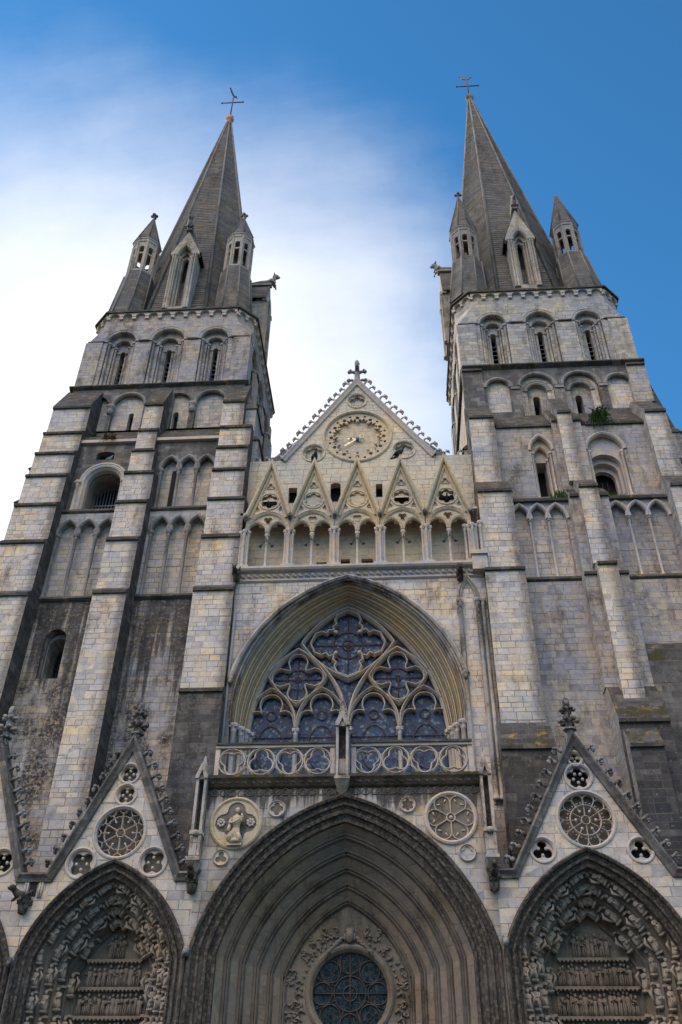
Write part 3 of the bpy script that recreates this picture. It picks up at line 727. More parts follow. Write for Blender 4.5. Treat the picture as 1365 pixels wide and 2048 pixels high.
# barred opening stage
h3 = blind_arcade(LT, [-9.3, -8.38, -7.46], .45, 28.75, 31.42, .78, 3.9, 4.25, back='arcade_cream')
b = MB(); big = semi(-12.62, .98, 30.72, 28.7, 16, 1.0)
hole_up = [(-13.28, 32.22), (-12.34, 32.22), (-12.34, 32.62)]+[(-12.81+.47*math.cos(pi*k/6), 32.62+.16*math.sin(pi*k/6)) for k in range(1, 6)]+[(-13.28, 32.62)]
b.plate(rect(X0, X1, 28.55, 33.35), [h3, big, hole_up], 3.9, 4.4); P(b, 'wall', 'crust_part', LT)
b = MB()
b.sweep(semi(-12.62, .98, 30.72, 28.7, 16), [(-.12, 4.3), (-.12, 4.0), (-.04, 3.9), (-.02, 3.84), (.06, 3.80), (.12, 3.83), (.16, 3.79), (.24, 3.8), (.28, 3.9)])
column(b, -13.85, 3.8, 28.7, 30.7, .1); column(b, -11.5, 3.8, 28.7, 30.7, .1)
P(b, 'opening_arch', 'carved', LT)
b = MB(); b.plate(semi(-12.62, 1.1, 30.72, 28.6, 14), [semi(-12.62, .86, 30.68, 28.7, 14)], 4.4, 5.6); P(b, 'opening_splay', 'carved_grey', LT)
b = MB(); b.plate(rect(-13.8, -11.4, 28.5, 32), [], 5.6, 5.7, 1); b.box(-12.2, -11.7, 5.5, 5.6, 28.6, 30.2, 2)
for k in range(11): b.tube([(-13.45+.16*k, 5.3, 28.7), (-13.45+.16*k, 5.3, 31.6)], .022, 5)
for z in (29.3, 30.25): b.box(-13.6, -11.6, 5.27, 5.33, z, z+.06)
P(b, 'barred_window', ['lead', 'inner_shade', 'door_wood'], LT)
b = MB(); b.box(-13.5, -12.1, 5.0, 5.05, 32.0, 33.0); P(b, 'opening', 'inner_shade', LT)
b = MB(); b.box(-9.22, -9.0, 4.15, 4.24, 28.78, 31.5); P(b, 'slit_window', 'inner_shade', LT)  # black block on the panel, painted as the slit's dark inside
b = MB(); b.prismx([(4.3, 33.3), (3.72, 33.3), (3.72, 33.48), (5.12, 35.35), (5.3, 35.35)], -14.4, -11.15, [0, 0, 1, 1, 1]); b.prismx([(4.3, 33.3), (3.72, 33.3), (3.72, 33.48), (5.12, 35.35), (5.3, 35.35)], -10.3, -6.85, [0, 0, 1, 1, 1])
P(b, 'sloping_ledge', ['carved', 'mossy'], LT)
# blind round arches with slits
b = MB()
ha = semi(-12.57, .87, 37.12, 35.2, 14); hb = semi(-7.95, .83, 37.15, 35.2, 14)
hl = [(-14.3, 35.2), (-13.66, 35.2), (-13.66, 37.05), (-13.75, 37.4), (-14.0, 37.75), (-14.3, 37.9)]
hr = [(-10.1, 35.2), (-9.1, 35.2), (-9.1, 37.2)]+[(-9.85+.75*math.cos(pi*k/14), 37.2+.75*math.sin(pi*k/14)) for k in range(1, 9)]+[(-10.1, 37.9)]
b.plate(rect(X0, X1, 35.2, 38.55), [ha, hb, hl, hr], 4.88, 5.12); P(b, 'wall', 'crust_part', LT)
b = MB(); b.plate(rect(X0+.1, X1-.1, 35.1, 38.5), [semi(-12.4, .14, 36.6, 35.3, 8), semi(-9.88, .15, 36.55, 35.3, 8)], 5.14, 5.5); P(b, 'arcade_panel', 'arcade_cream', LT)
b = MB(); b.box(-12.6, -9.6, 5.5, 5.55, 35, 37.5); P(b, 'slit_window', 'inner_shade', LT)
for c, a, z in ((-12.57, .87, 37.12), (-7.95, .83, 37.15)):
    b = MB(); b.sweep(semi(c, a, z, None, 14), [(-.02, 5.0), (-.02, 4.86), (.05, 4.80), (.13, 4.82), (.17, 4.9)])
    P(b, 'blind_arch', 'carved_grey', LT)
for x in (-13.55, -8.95):
    b = MB(); b.lathe(x, 4.9, [(.05, 36.4), (.17, 36.5), (.2, 36.75), (.14, 36.85), (.24, 36.95), (.24, 37.1)], 8); P(b, 'corbel', 'carved_grey', LT)
string_course(LT, X0-.2, X1+.2, 4.9, 38.68, .22, .26, 'mossy')
b = MB(); b.prismx([(4.9, 38.68), (14.9, 38.68), (14.9, 38.4), (4.9, 38.4)], X0-.1, -15.4); b.prismx([(4.9, 38.8), (14.9, 38.8), (14.9, 38.5), (4.9, 38.5)], -6.75, X1+.18); P(b, 'string_course', 'weathering', LT)
# stepped buttresses
zs_ = [22.97, 26.0, 28.4, 30.46, 32.17, 33.81, 35.93]; ys_ = [2.4, 2.62, 2.85, 3.1, 3.35, 3.6, 3.85, 5.0]
def stepped(xs, low=None):
    st = []; z0 = 0
    if low: st.append((low[0], low[1], 0, low[2], 2.08, 2.4, .4)); z0 = low[2]+.4
    for i, (z, y) in enumerate(zip(zs_, ys_)):
        x0, x1 = xs[i]; last = i == 6
        st.append((x0, x1, z0, z, y, ys_[i+1], 2.55 if last else .46)); z0 = z+(2.55 if last else .46)
    return st
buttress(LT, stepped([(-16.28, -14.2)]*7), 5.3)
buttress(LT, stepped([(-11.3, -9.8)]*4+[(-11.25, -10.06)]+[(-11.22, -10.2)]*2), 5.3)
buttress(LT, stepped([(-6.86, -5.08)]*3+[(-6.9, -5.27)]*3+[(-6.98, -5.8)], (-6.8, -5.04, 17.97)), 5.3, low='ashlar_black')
# buttress that steps out from the far side wall, and the one beside the gable
st = []; z0 = 0
b = MB()
for z, x in ((25.6, -18.15), (27.9, -17.85), (30.6, -17.6), (32.9, -17.35), (35.4, -17.05)):
    b.box(x, -15.9, 5.2, 7.2, z0, z); b.hexa([(x-.08, 5.12, z), (-15.9, 5.12, z), (-15.9, 7.28, z), (x-.08, 7.28, z)], [(x+.25, 5.2, z+.3), (-15.9, 5.2, z+.3), (-15.9, 7.2, z+.3), (x+.25, 7.2, z+.3)], 1); z0 = z+.3
b.hexa([(-17.05, 5.2, 35.7), (-15.9, 5.2, 35.7), (-15.9, 7.2, 35.7), (-17.05, 7.2, 35.7)], [(-16.0, 5.2, 37.4), (-15.9, 5.2, 37.4), (-15.9, 7.2, 37.4), (-16.0, 7.2, 37.4)], 1)
P(b, 'buttress', ['ashlar', 'weathering'], LT)
b = MB(); z0 = 24
for z, x in ((29.6, -4.72), (31.6, -4.85), (33.6, -5.0), (35.9, -5.25)):
    b.box(-6.2, x, 4.35, 6.4, z0, z); b.hexa([(-6.2, 4.27, z), (x+.1, 4.27, z), (x+.1, 6.48, z), (-6.2, 6.48, z)], [(-6.2, 4.35, z+.35), (x-.15, 4.35, z+.35), (x-.15, 6.4, z+.35), (-6.2, 6.4, z+.35)], 1); z0 = z+.35
b.hexa([(-6.2, 4.4, z0), (-5.4, 4.4, z0), (-5.4, 6.4, z0), (-6.2, 6.4, z0)], [(-6.2, 5.0, z0+2.2), (-6.1, 5.0, z0+2.2), (-6.1, 6.4, z0+2.2), (-6.2, 6.4, z0+2.2)], 1)
P(b, 'buttress', ['ashlar_grey', 'crust_part'], LT)
tower_top(LT, -11.08, 9.92, 4.87, 38.72, 42.65, 44.2, 45.25, [-2.83, -.02, 2.78], [.86, .98, .82], .155, 'ashlar_worn', None, False)
spire(LT, -11.12, 9.9, 45.4, 4.42, -11.22, 9.9, 76.6, 80.0, -11.22, R_(62), 'copper')
for x, za, o_ in ((-14.42, 57.5, -.42), (-7.9, 57.0, .42)):
    pinnacle(LT, x, 6.6, 45.4, 50.5, 54.1, za, o_*.45, -.19)
    pinnacle(LT, x, 13.2, 45.4, 50.5, 54.1, za, o_*.45, .19)
for k in (0, 1, 3): lucarne(LT, faceT(-11.08, 9.9, 4.85, k), 45.4, 51.0, 53.5, 55.0)

# ---------------- right tower
RT = empty('tower', (0, 0, 0), church)
prop(RT, label='tower with plain lancet openings, ferns and mossy ledges')
PROFR = [(3.35, 0), (3.35, 28.1), (3.85, 28.7), (3.85, 33.3), (5.05, 35.1), (5.05, 38.95), (14.8, 38.95), (14.8, 0)]
side_wall(RT, 6.1, 6.75, PROFR, 'ashlar_worn'); side_wall(RT, 15.3, 15.9, PROFR, 'ashlar_grey')
b = MB(); b.box(6.75, 15.3, 14.2, 14.8, 0, 38.9); P(b, 'back_wall', 'ashlar_grey', RT)
X0, X1 = 6.12, 15.88
b = MB(); b.plate(rect(X0, X1, 0, 23.7), [], 3.3, 3.8); P(b, 'wall', 'ashlar_worn', RT)
b = MB(); b.prismx([(3.4, 0), (2.75, 0), (2.75, 19.3), (3.1, 20.3), (3.28, 20.4), (3.4, 20.4)], 11.95, 14.7, [0, 0, 1, 1, 1, 0]); P(b, 'lower_wall', ['crust_part', 'mossy'], RT)
h1 = blind_arcade(RT, [7.81, 8.65, 9.5], .43, 23.85, 27.1, .82, 3.38, 3.68, .06, 'carved', .2, False, 'arcade_cream', .13)
h2 = blind_arcade(RT, [12.27, 13.18, 14.1], .455, 23.85, 27.12, .82, 3.38, 3.68, .06, 'carved', .2, False, 'ashlar_worn', .13)
b = MB(); b.plate(rect(X0, X1, 23.7, 28.1), [h1, h2], 3.38, 3.68); P(b, 'wall', 'ashlar_worn', RT)
for a_, b_ in ((7.4, 10.1), (11.85, 14.7)):
    string_course(RT, a_, b_, 3.36, 23.78, .16, .22)
    q = MB(); q.prismx([(3.5, 28.05), (3.22, 28.08), (3.2, 28.2), (3.86, 28.78), (4.0, 28.78)], a_, b_); P(q, 'sloping_ledge', 'mossy', RT)
    q = MB(); q.prismx([(4.0, 33.25), (3.68, 33.28), (3.68, 33.42), (5.02, 35.3), (5.2, 35.3)], a_-.1, b_+.1); P(q, 'sloping_ledge', 'mossy', RT)
lan = arch(9.37, .52, 31.75, .95, None, 28.75, 8); lan2 = arch(12.5, .88, 31.65, 1.05, None, 28.75, 9)
b = MB(); b.plate(rect(X0, X1, 28.65, 33.3), [lan, lan2], 3.8, 4.1); P(b, 'wall', 'ashlar_worn', RT)
b = MB(); b.plate(arch(9.37, .6, 31.75, 1.05, None, 28.6, 8), [arch(9.37, .40, 31.5, .75, None, 28.8, 8)], 4.1, 4.35)
b.plate(rect(8.8, 9.95, 28.6, 32.9), [rect(9.09, 9.62, 28.85, 31.4)], 4.38, 5.2)
b.sweep(arch(9.37, .52, 31.75, .95, None, None, 8), [(-.03, 4.0), (-.02, 3.78), (.05, 3.73), (.11, 3.75), (.13, 3.82)])
b.sweep(arch(9.37, .40, 31.5, .75, None, None, 8), [(-.06, 4.3), (-.06, 4.12), (.0, 4.05), (.06, 4.08)])
for s_ in (-1, 1): column(b, 9.37+s_*.45, 3.97, 28.75, 31.72, .06, cap=.22); column(b, 9.37+s_*.33, 4.28, 28.75, 31.5, .055, cap=.2)
P(b, 'window', 'carved', RT)
b = MB(); b.box(8.7, 10.0, 5.25, 5.3, 28.5, 32); b.box(11.3, 13.7, 5.3, 5.35, 28.4, 32); P(b, 'opening', 'inner_shade', RT)
b = MB(); b.plate(arch(12.5, .95, 31.65, 1.12, None, 28.6, 9), [semi(12.40, .78, 30.8, 28.7, 14)], 4.1, 4.4, 0)
b.plate(arch(12.5, .95, 31.6, 1.0, None, 28.6, 9), [semi(12.38, .68, 30.6, 28.7, 14)], 4.43, 4.7)
b.plate(arch(12.5, .95, 31.5, 1.0, None, 28.6, 9), [semi(12.36, .58, 30.4, 28.7, 14)], 4.73, 5.0)
b.sweep(arch(12.5, .88, 31.65, 1.05, None, None, 9), [(-.03, 4.0), (-.02, 3.78), (.06, 3.72), (.13, 3.75), (.16, 3.82)])
column(b, 13.3, 3.95, 28.75, 31.65, .075); column(b, 11.70, 3.95, 28.75, 31.65, .075)
P(b, 'window', 'carved', RT)
b = MB()
for k in range(3): b.box(12.1+.25*k, 12.12+.25*k, 5.1, 5.13, 28.7, 30.6)
for z in (29.2, 29.9): b.box(11.9, 12.85, 5.12, 5.15, z, z+.025)
P(b, 'window_bars', 'iron', RT)
# arcaded stage under the bells
holes = [semi(7.87, .62, 37.4, 35.5, 12), semi(9.98, .90, 37.42, 35.2, 14), semi(12.32, .92, 37.42, 35.2, 14), semi(14.38, .66, 37.4, 35.5, 12)]
b = MB(); b.plate(rect(X0, X1, 35.1, 38.95), holes, 4.9, 5.12); P(b, 'wall', 'crust_part', RT)
b = MB(); b.plate(rect(X0+.1, X1-.1, 35.0, 38.9), [semi(9.98, .55, 37.2, 35.15, 12), semi(12.32, .56, 37.2, 35.15, 12)], 5.14, 5.34)
P(b, 'arcade_panel', 'ashlar', RT)
b = MB(); b.plate(rect(9.3, 13.0, 35.0, 38.4), [semi(9.93, .19, 36.88, 34.98+.1, 8), semi(12.2, .19, 36.85, 35.08, 8)], 5.37, 6.2); P(b, 'slit_window', 'ashlar_worn', RT)
b = MB(); b.box(9.3, 13.0, 6.2, 6.25, 34.9, 38); P(b, 'opening', 'inner_shade', RT)
b = MB()
for c, a, z, y in ((7.87, .62, 37.4, 4.88), (14.38, .66, 37.4, 4.88), (9.98, .9, 37.42, 4.88), (12.32, .92, 37.42, 4.88), (9.98, .55, 37.2, 5.12), (12.32, .56, 37.2, 5.12)):
    b.sweep(semi(c, a, z, None, 14), [(-.02, y+.15), (-.02, y-.01), (.05, y-.06), (.15, y-.03), (.2, y-.06), (.24, y+.02)])
for x in (8.78, 11.15, 13.5): b.box(x-.24, x+.24, 4.83, 4.95, 37.2, 37.38)
P(b, 'blind_arcade', 'carved_grey', RT)
string_course(RT, X0-.1, X1+.1, 4.92, 39.08, .26, .3, 'mossy')
b = MB(); b.box(X0-.18, 6.75, 5.0, 14.9, 38.85, 39.1); P(b, 'string_course', 'weathering', RT)
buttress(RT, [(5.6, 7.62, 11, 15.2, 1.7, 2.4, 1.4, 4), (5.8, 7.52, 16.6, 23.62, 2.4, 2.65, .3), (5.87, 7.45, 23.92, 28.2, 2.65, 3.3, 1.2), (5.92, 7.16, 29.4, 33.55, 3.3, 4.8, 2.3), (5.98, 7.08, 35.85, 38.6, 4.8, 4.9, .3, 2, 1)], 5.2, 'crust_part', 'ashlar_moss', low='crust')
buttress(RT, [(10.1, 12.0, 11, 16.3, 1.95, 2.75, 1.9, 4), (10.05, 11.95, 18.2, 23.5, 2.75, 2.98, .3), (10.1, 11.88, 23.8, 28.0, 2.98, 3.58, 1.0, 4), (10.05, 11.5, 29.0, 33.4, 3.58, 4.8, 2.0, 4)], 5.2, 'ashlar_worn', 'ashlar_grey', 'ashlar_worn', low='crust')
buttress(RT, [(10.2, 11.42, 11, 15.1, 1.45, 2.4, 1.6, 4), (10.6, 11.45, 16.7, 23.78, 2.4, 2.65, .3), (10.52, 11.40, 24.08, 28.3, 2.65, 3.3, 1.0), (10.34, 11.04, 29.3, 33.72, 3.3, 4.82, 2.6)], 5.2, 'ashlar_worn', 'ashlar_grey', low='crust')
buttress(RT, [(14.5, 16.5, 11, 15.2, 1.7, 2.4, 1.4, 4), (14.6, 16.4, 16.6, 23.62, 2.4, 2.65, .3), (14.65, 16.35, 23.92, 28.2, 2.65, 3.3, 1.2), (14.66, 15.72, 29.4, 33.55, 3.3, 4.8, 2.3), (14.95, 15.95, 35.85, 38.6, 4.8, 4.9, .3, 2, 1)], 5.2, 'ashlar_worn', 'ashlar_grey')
b = MB(); z0 = 0
for z, x in ((28.4, 17.6), (31.5, 17.1), (33.6, 16.8)):
    b.box(15.8, x, 4.9, 7.0, z0, z); b.hexa([(15.8, 4.82, z), (x+.1, 4.82, z), (x+.1, 7.08, z), (15.8, 7.08, z)], [(15.8, 4.9, z+.4), (x-.2, 4.9, z+.4), (x-.2, 7, z+.4), (15.8, 7, z+.4)], 1); z0 = z+.4
b.hexa([(15.8, 4.9, z0), (16.6, 4.9, z0), (16.6, 7, z0), (15.8, 7, z0)], [(15.8, 4.9, z0+3.2), (16.0, 4.9, z0+3.2), (16.0, 7, z0+3.2), (15.8, 7, z0+3.2)], 1)
P(b, 'buttress', ['ashlar', 'weathering'], RT)
b = MB(); z0 = 24
for z, x in ((31.4, 5.55), (33.4, 5.75)):
    b.box(x, 6.2, 5.4, 7.2, z0, z); b.hexa([(x-.1, 5.32, z), (6.2, 5.32, z), (6.2, 7.28, z), (x-.1, 7.28, z)], [(x+.15, 5.4, z+.35), (6.2, 5.4, z+.35), (6.2, 7.2, z+.35), (x+.15, 7.2, z+.35)], 1); z0 = z+.35
P(b, 'buttress', ['ashlar_worn', 'weathering'], RT)
tower_top(RT, 10.9, 9.92, 4.82, 39.12, 42.92, 44.5, 45.72, [-2.78, -.05, 2.7], [.78, .85, .76], .165, 'ashlar_grey', None, True)
spire(RT, 10.58, 9.9, 45.9, 4.3, 9.72, 9.9, 77.9, 80.5, 9.68, R_(0), 'carved_grey')
for x, za, f, o_ in ((7.22, 58.2, True, -.42), (13.95, 57.8, False, .42)):
    pinnacle(RT, x, 6.6, 46.0, 50.3, 53.7, za, o_*.45, -.19, .78, f, 'carved_grey')
    pinnacle(RT, x, 13.2, 46.0, 50.3, 53.7, za, o_*.45, .19, .78, True, 'carved_grey')
for k in (0, 1, 3): lucarne(RT, faceT(10.58, 9.9, 4.85, k), 46.0, 50.9, 54.1, 55.4)
# ------------------------------------------------------------------ nave body behind the front
b = MB(); b.plate([(-5.6, 31.6), (5.9, 31.6), (.2, 37.2)], [], 5.0, 45, 0); P(b, 'nave_roof', 'slate')
b = MB(); b.box(-6.0, -5.2, 5.2, 45, 0, 31.55); b.box(5.2, 6.0, 5.2, 45, 0, 31.55); P(b, 'nave_wall', 'ashlar_grey')

# ------------------------------------------------------------------ wall with the great west window
WW = MB()
xw = -.12
hood = arch(xw, 4.70, 17.0, 6.68, 1.5, 13.4, 18)
WW.plate([(-5.6, 13.4)]+[(p[0], max(13.4, p[1])) for p in hood]+[(6.2, 13.4), (6.2, 23.6), (-5.6, 23.6)], [], 2.8, 3.2)
WW = P(WW, 'window_wall', 'ashlar')
b = MB(); b.plate(rect(-5.6, 6.2, 0, 13.4), [], 2.8, 3.2); P(b, 'lower_wall', 'ashlar_worn', WW)
# recessed mouldings of the window arch, from the wall face back to the tracery
b = MB()
def orders(n0, y0, n1, y1, k):
    """stepped profile of k orders with roll mouldings, from (n0, y0) inwards to (n1, y1)"""
    pr = []; dn = (n1-n0)/k; dy = (y1-y0)/k
    for i in range(k):
        n, y = n0+dn*i, y0+dy*i
        pr += [(n, y), (n+dn*.05, y+.20), (n+dn*.13, y+.20), (n+dn*.16, y-.03), (n+dn*.26, y-.085), (n+dn*.38, y-.07), (n+dn*.44, y+.02), (n+dn*.43, y+dy*.95), (n+dn*.52, y+dy*.95), (n+dn*.54, y+dy*.28), (n+dn*.66, y+dy*.24), (n+dn*.74, y+dy*.36), (n+dn*.75, y+dy*1.25), (n+dn*.85, y+dy*1.25), (n+dn*.86, y+dy*.7)]
    pr.append((n1, y1)); return pr
full = arch(xw, 4.70, 17.0, 6.68, 1.5, None, 18); inner_ = arch(-.18, 4.10, 17.0, 6.2, 1.02, None, 18)
OP = orders(0, 2.78, 1.03, 4.05, 4)
b.loft(full, inner_, OP, [2 if k < 14 else 1 for k in range(len(OP)-1)])
b.sweep(arch(xw, 4.76, 18.9, 4.82, .95, None, 16), [(-.06, 2.82), (-.06, 2.62), (.02, 2.55), (.10, 2.58), (.16, 2.68), (.18, 2.82)], mat=2)
P(b, 'window_arch', ['carved', 'carved_warm', 'carved_streak'], WW)
for s_ in (-1, 1):
    b = MB()
    for x, y in ((4.52, 2.95), (4.30, 3.3), (4.12, 3.6), (4.02, 3.85)): column(b, xw+s_*x, y, 13.7, 17.0, .11, cap=.34)
    b.box(*sorted((xw+s_*4.66, xw+s_*4.16)), 3.3, 4.3, 13.4, 17.0)
    P(b, 'jamb_shafts', 'carved', WW)
for s_, x in ((-1, -4.9), (1, 4.62)):
    b = MB(); b.ell((x, 2.65, 18.85), (.13, .16, .2), 7, 5); b.ell((x, 2.55, 18.7), (.09, .1, .1), 6, 4); P(b.jitter(.02, 5), 'label_stop', 'carved_grey', WW)
# tall blind lancet and clustered shafts at the right of the wall
b = MB(); lx = 5.02
b.sweep(arch(lx, .30, 22.45, .95, None, 13.6, 7), [(-.04, 2.86), (-.03, 2.76), (.03, 2.70), (.08, 2.76), (.13, 2.68), (.19, 2.72), (.2, 2.86)])
for x, y in ((lx-.38, 2.68), (lx+.36, 2.64), (lx+.58, 2.66)): column(b, x, y, 13.7, 22.4, .085, cap=.3)
P(b, 'blind_lancet', 'carved_streak', WW)
b = MB(); b.tube([(-5.0, 2.70, 13.8), (-5.0, 2.70, 22.2)], .06, 6); P(b, 'downpipe', 'lead', WW)

# ------------------------------------------------------------------ tracery, glass and iron bars
WN = empty('west_window', (0, 0, 0), church)
tr = MB(); ty0, ty1 = 3.98, 4.30
xm = -.20
def dbl(path, w=.15, closed=False):
    tr.bar(path, w, ty0, ty1, closed)
    tr.bar(path, w*.45, ty0-.05, ty0+.08, closed)
za_, sp = 16.95, 17.3
main = arch(xm, 4.1, 17.0, 6.2, 1.02, None, 16)
dbl(main, .17)
subs = (-2.32, 1.92)
for c in subs:
    dbl(arch(c, 2.10, sp, 3.65, .56, None, 12), .165)
    for q in (-1.05, 1.05):
        lc = c+q
        dbl(arch(lc, 1.02, sp, 1.78, .33, None, 10), .125)
        # cusped trefoil head
        h = [(lc-.99, sp+.1)]+sagarc((lc-.93, sp+.45), (lc-.40, sp+.72), .16, 5)[0:]+sagarc((lc-.40, sp+.80), (lc, sp+1.5), .24, 6)
        h2 = h+[(2*lc-x, z) for x, z in h[::-1][1:]]
        tr.bar(h2, .07, ty0+.03, ty1-.05)
    # four-petalled figure in a curved lozenge
    cz = 19.58; L_, R__, Tt, Bt = (c-1.22, cz+.02), (c+1.22, cz+.02), (c, 20.92), (c, 18.34)
    loz = sagarc(L_, Tt, .12, 7)+sagarc(Tt, R__, .12, 7)[1:]+sagarc(R__, Bt, .12, 7)[1:]+sagarc(Bt, L_, .12, 7)[1:-1]
    dbl(loz, .125, True)
    pf = foil(c, cz+.02, 1.10, 4, pi/2, .42, 9); tr.bar(pf, .07, ty0+.03, ty1-.05, True)
cz = 21.22
L_, R__, Tt, Bt = (xm-2.0, cz), (xm+2.0, cz), (xm, 22.98), (xm, 19.5)
loz = sagarc(L_, Tt, .22, 8)+sagarc(Tt, R__, .22, 8)[1:]+sagarc(R__, Bt, .22, 8)[1:]+sagarc(Bt, L_, .22, 8)[1:-1]
dbl(loz, .17, True)
# top figure: four trefoiled petals
def petal4(cx, cz, r):
    out = []
    for k in range(4):
        a = pi/2+k*pi/2; ca, sa = math.cos(a), math.sin(a)
        loc = [(.33*r, .36*r), (.50*r, .40*r), (.58*r, .30*r), (.70*r, .36*r), (.88*r, .28*r), (1.0*r, .0), (.88*r, -.28*r), (.70*r, -.36*r), (.58*r, -.30*r), (.50*r, -.40*r), (.33*r, -.36*r)]
        out += [(cx+u*ca+v*sa, cz+u*sa-v*ca) for u, v in loc]
    return out
tr.bar(petal4(xm, cz, 1.62), .10, ty0, ty1-.03, True)
for k in range(4):
    a = pi/4+k*pi/2; tr.ell((xm+.72*math.cos(a), ty0+.02, cz+.72*math.sin(a)), .09, 6, 4)
P(tr, 'tracery', 'carved', WN)
b = MB()
for x, r in ((-2.32, .085), (1.92, .085), (xm, .12)): column(b, x, 4.12, 13.6, 17.3, r, cap=.3); b.box(x-.09, x+.09, 4.15, 4.3, 13.6, 17.3)
P(b, 'mullion', 'carved', WN)
b = MB(); b.plate([(xm-4.25, 13.5)]+arch(xm, 4.25, 17.0, 6.2, 1.02, None, 16)+[(xm+4.2, 13.5)], [], 4.33, 4.36); P(b, 'stained_glass', 'stained_glass', WN)
b = MB(); yb_ = 4.28
def hb(x0, x1, z): b.tube([(x0, yb_, z), (x1, yb_, z)], .022, 4)
def vb(x, z0, z1): b.tube([(x, yb_, z0), (x, yb_, z1)], .022, 4)
def ringb(cx, cz, r, rz=None, n=24): b.tube([(cx+r*math.cos(2*pi*i/n), yb_, cz+(rz or r)*math.sin(2*pi*i/n)) for i in range(n)], .024, 4, 0, True)
for c in subs:
    hb(c-1.1, c+1.1, 19.6); vb(c, 18.5, 20.7); ringb(c, 19.6, .46); ringb(c, 19.6, .12)
    for q in (-1.05, 1.05):
        lc = c+q
        for z in (14.4, 17.0): hb(lc-.95, lc+.95, z)
        ringb(lc, 16.55, .55, .95); ringb(lc, 17.95, .2); ringb(lc, 14.3, .62, .9)
ringb(xm, cz, .64); ringb(xm, cz, .25); ringb(xm, cz, .10); hb(xm-1.6, xm+1.6, cz); vb(xm, 19.6, 22.85)
for c in (-2.55, 2.15): ringb(c, 21.45, .3); vb(c, 20.9, 22.0)
P(b, 'window_bars', 'rust_iron', WN)

# ------------------------------------------------------------------ gallery of five gabled arches
GL = empty('gallery', (0, 0, 0), church)
b = MB(); b.prismx([(3.4, 23.6), (2.78, 23.6), (2.70, 23.66), (2.72, 23.74), (2.66, 24.02), (2.46, 24.06), (2.40, 24.14), (2.40, 24.24), (2.6, 24.3), (4.3, 24.3), (4.3, 23.6)], -5.25, 5.75)
b.box(5.3, 5.95, 2.35, 3.4, 23.75, 24.62); b.box(5.25, 6.0, 2.25, 3.4, 24.5, 24.7)
P(b, 'gallery_cornice', 'carved', GL)
b = MB()
for k in range(38):                     # leafy frieze under the cornice
    x = -5.1+k*.285
    b.ell((x, 2.68, 23.90), (.10, .08, .10), 6, 4); b.ell((x+.09, 2.66, 23.83), (.05, .06, .06), 5, 3)
P(b.jitter(.012, 8), 'leaf_frieze', 'carved', GL)
cols = [-3.84, -1.78, .28, 2.35, 4.42]; piers = [-4.87, -2.83, -.76, 1.32, 3.39, 5.46]
gy = 2.62
pierce = (0, 3, 4)
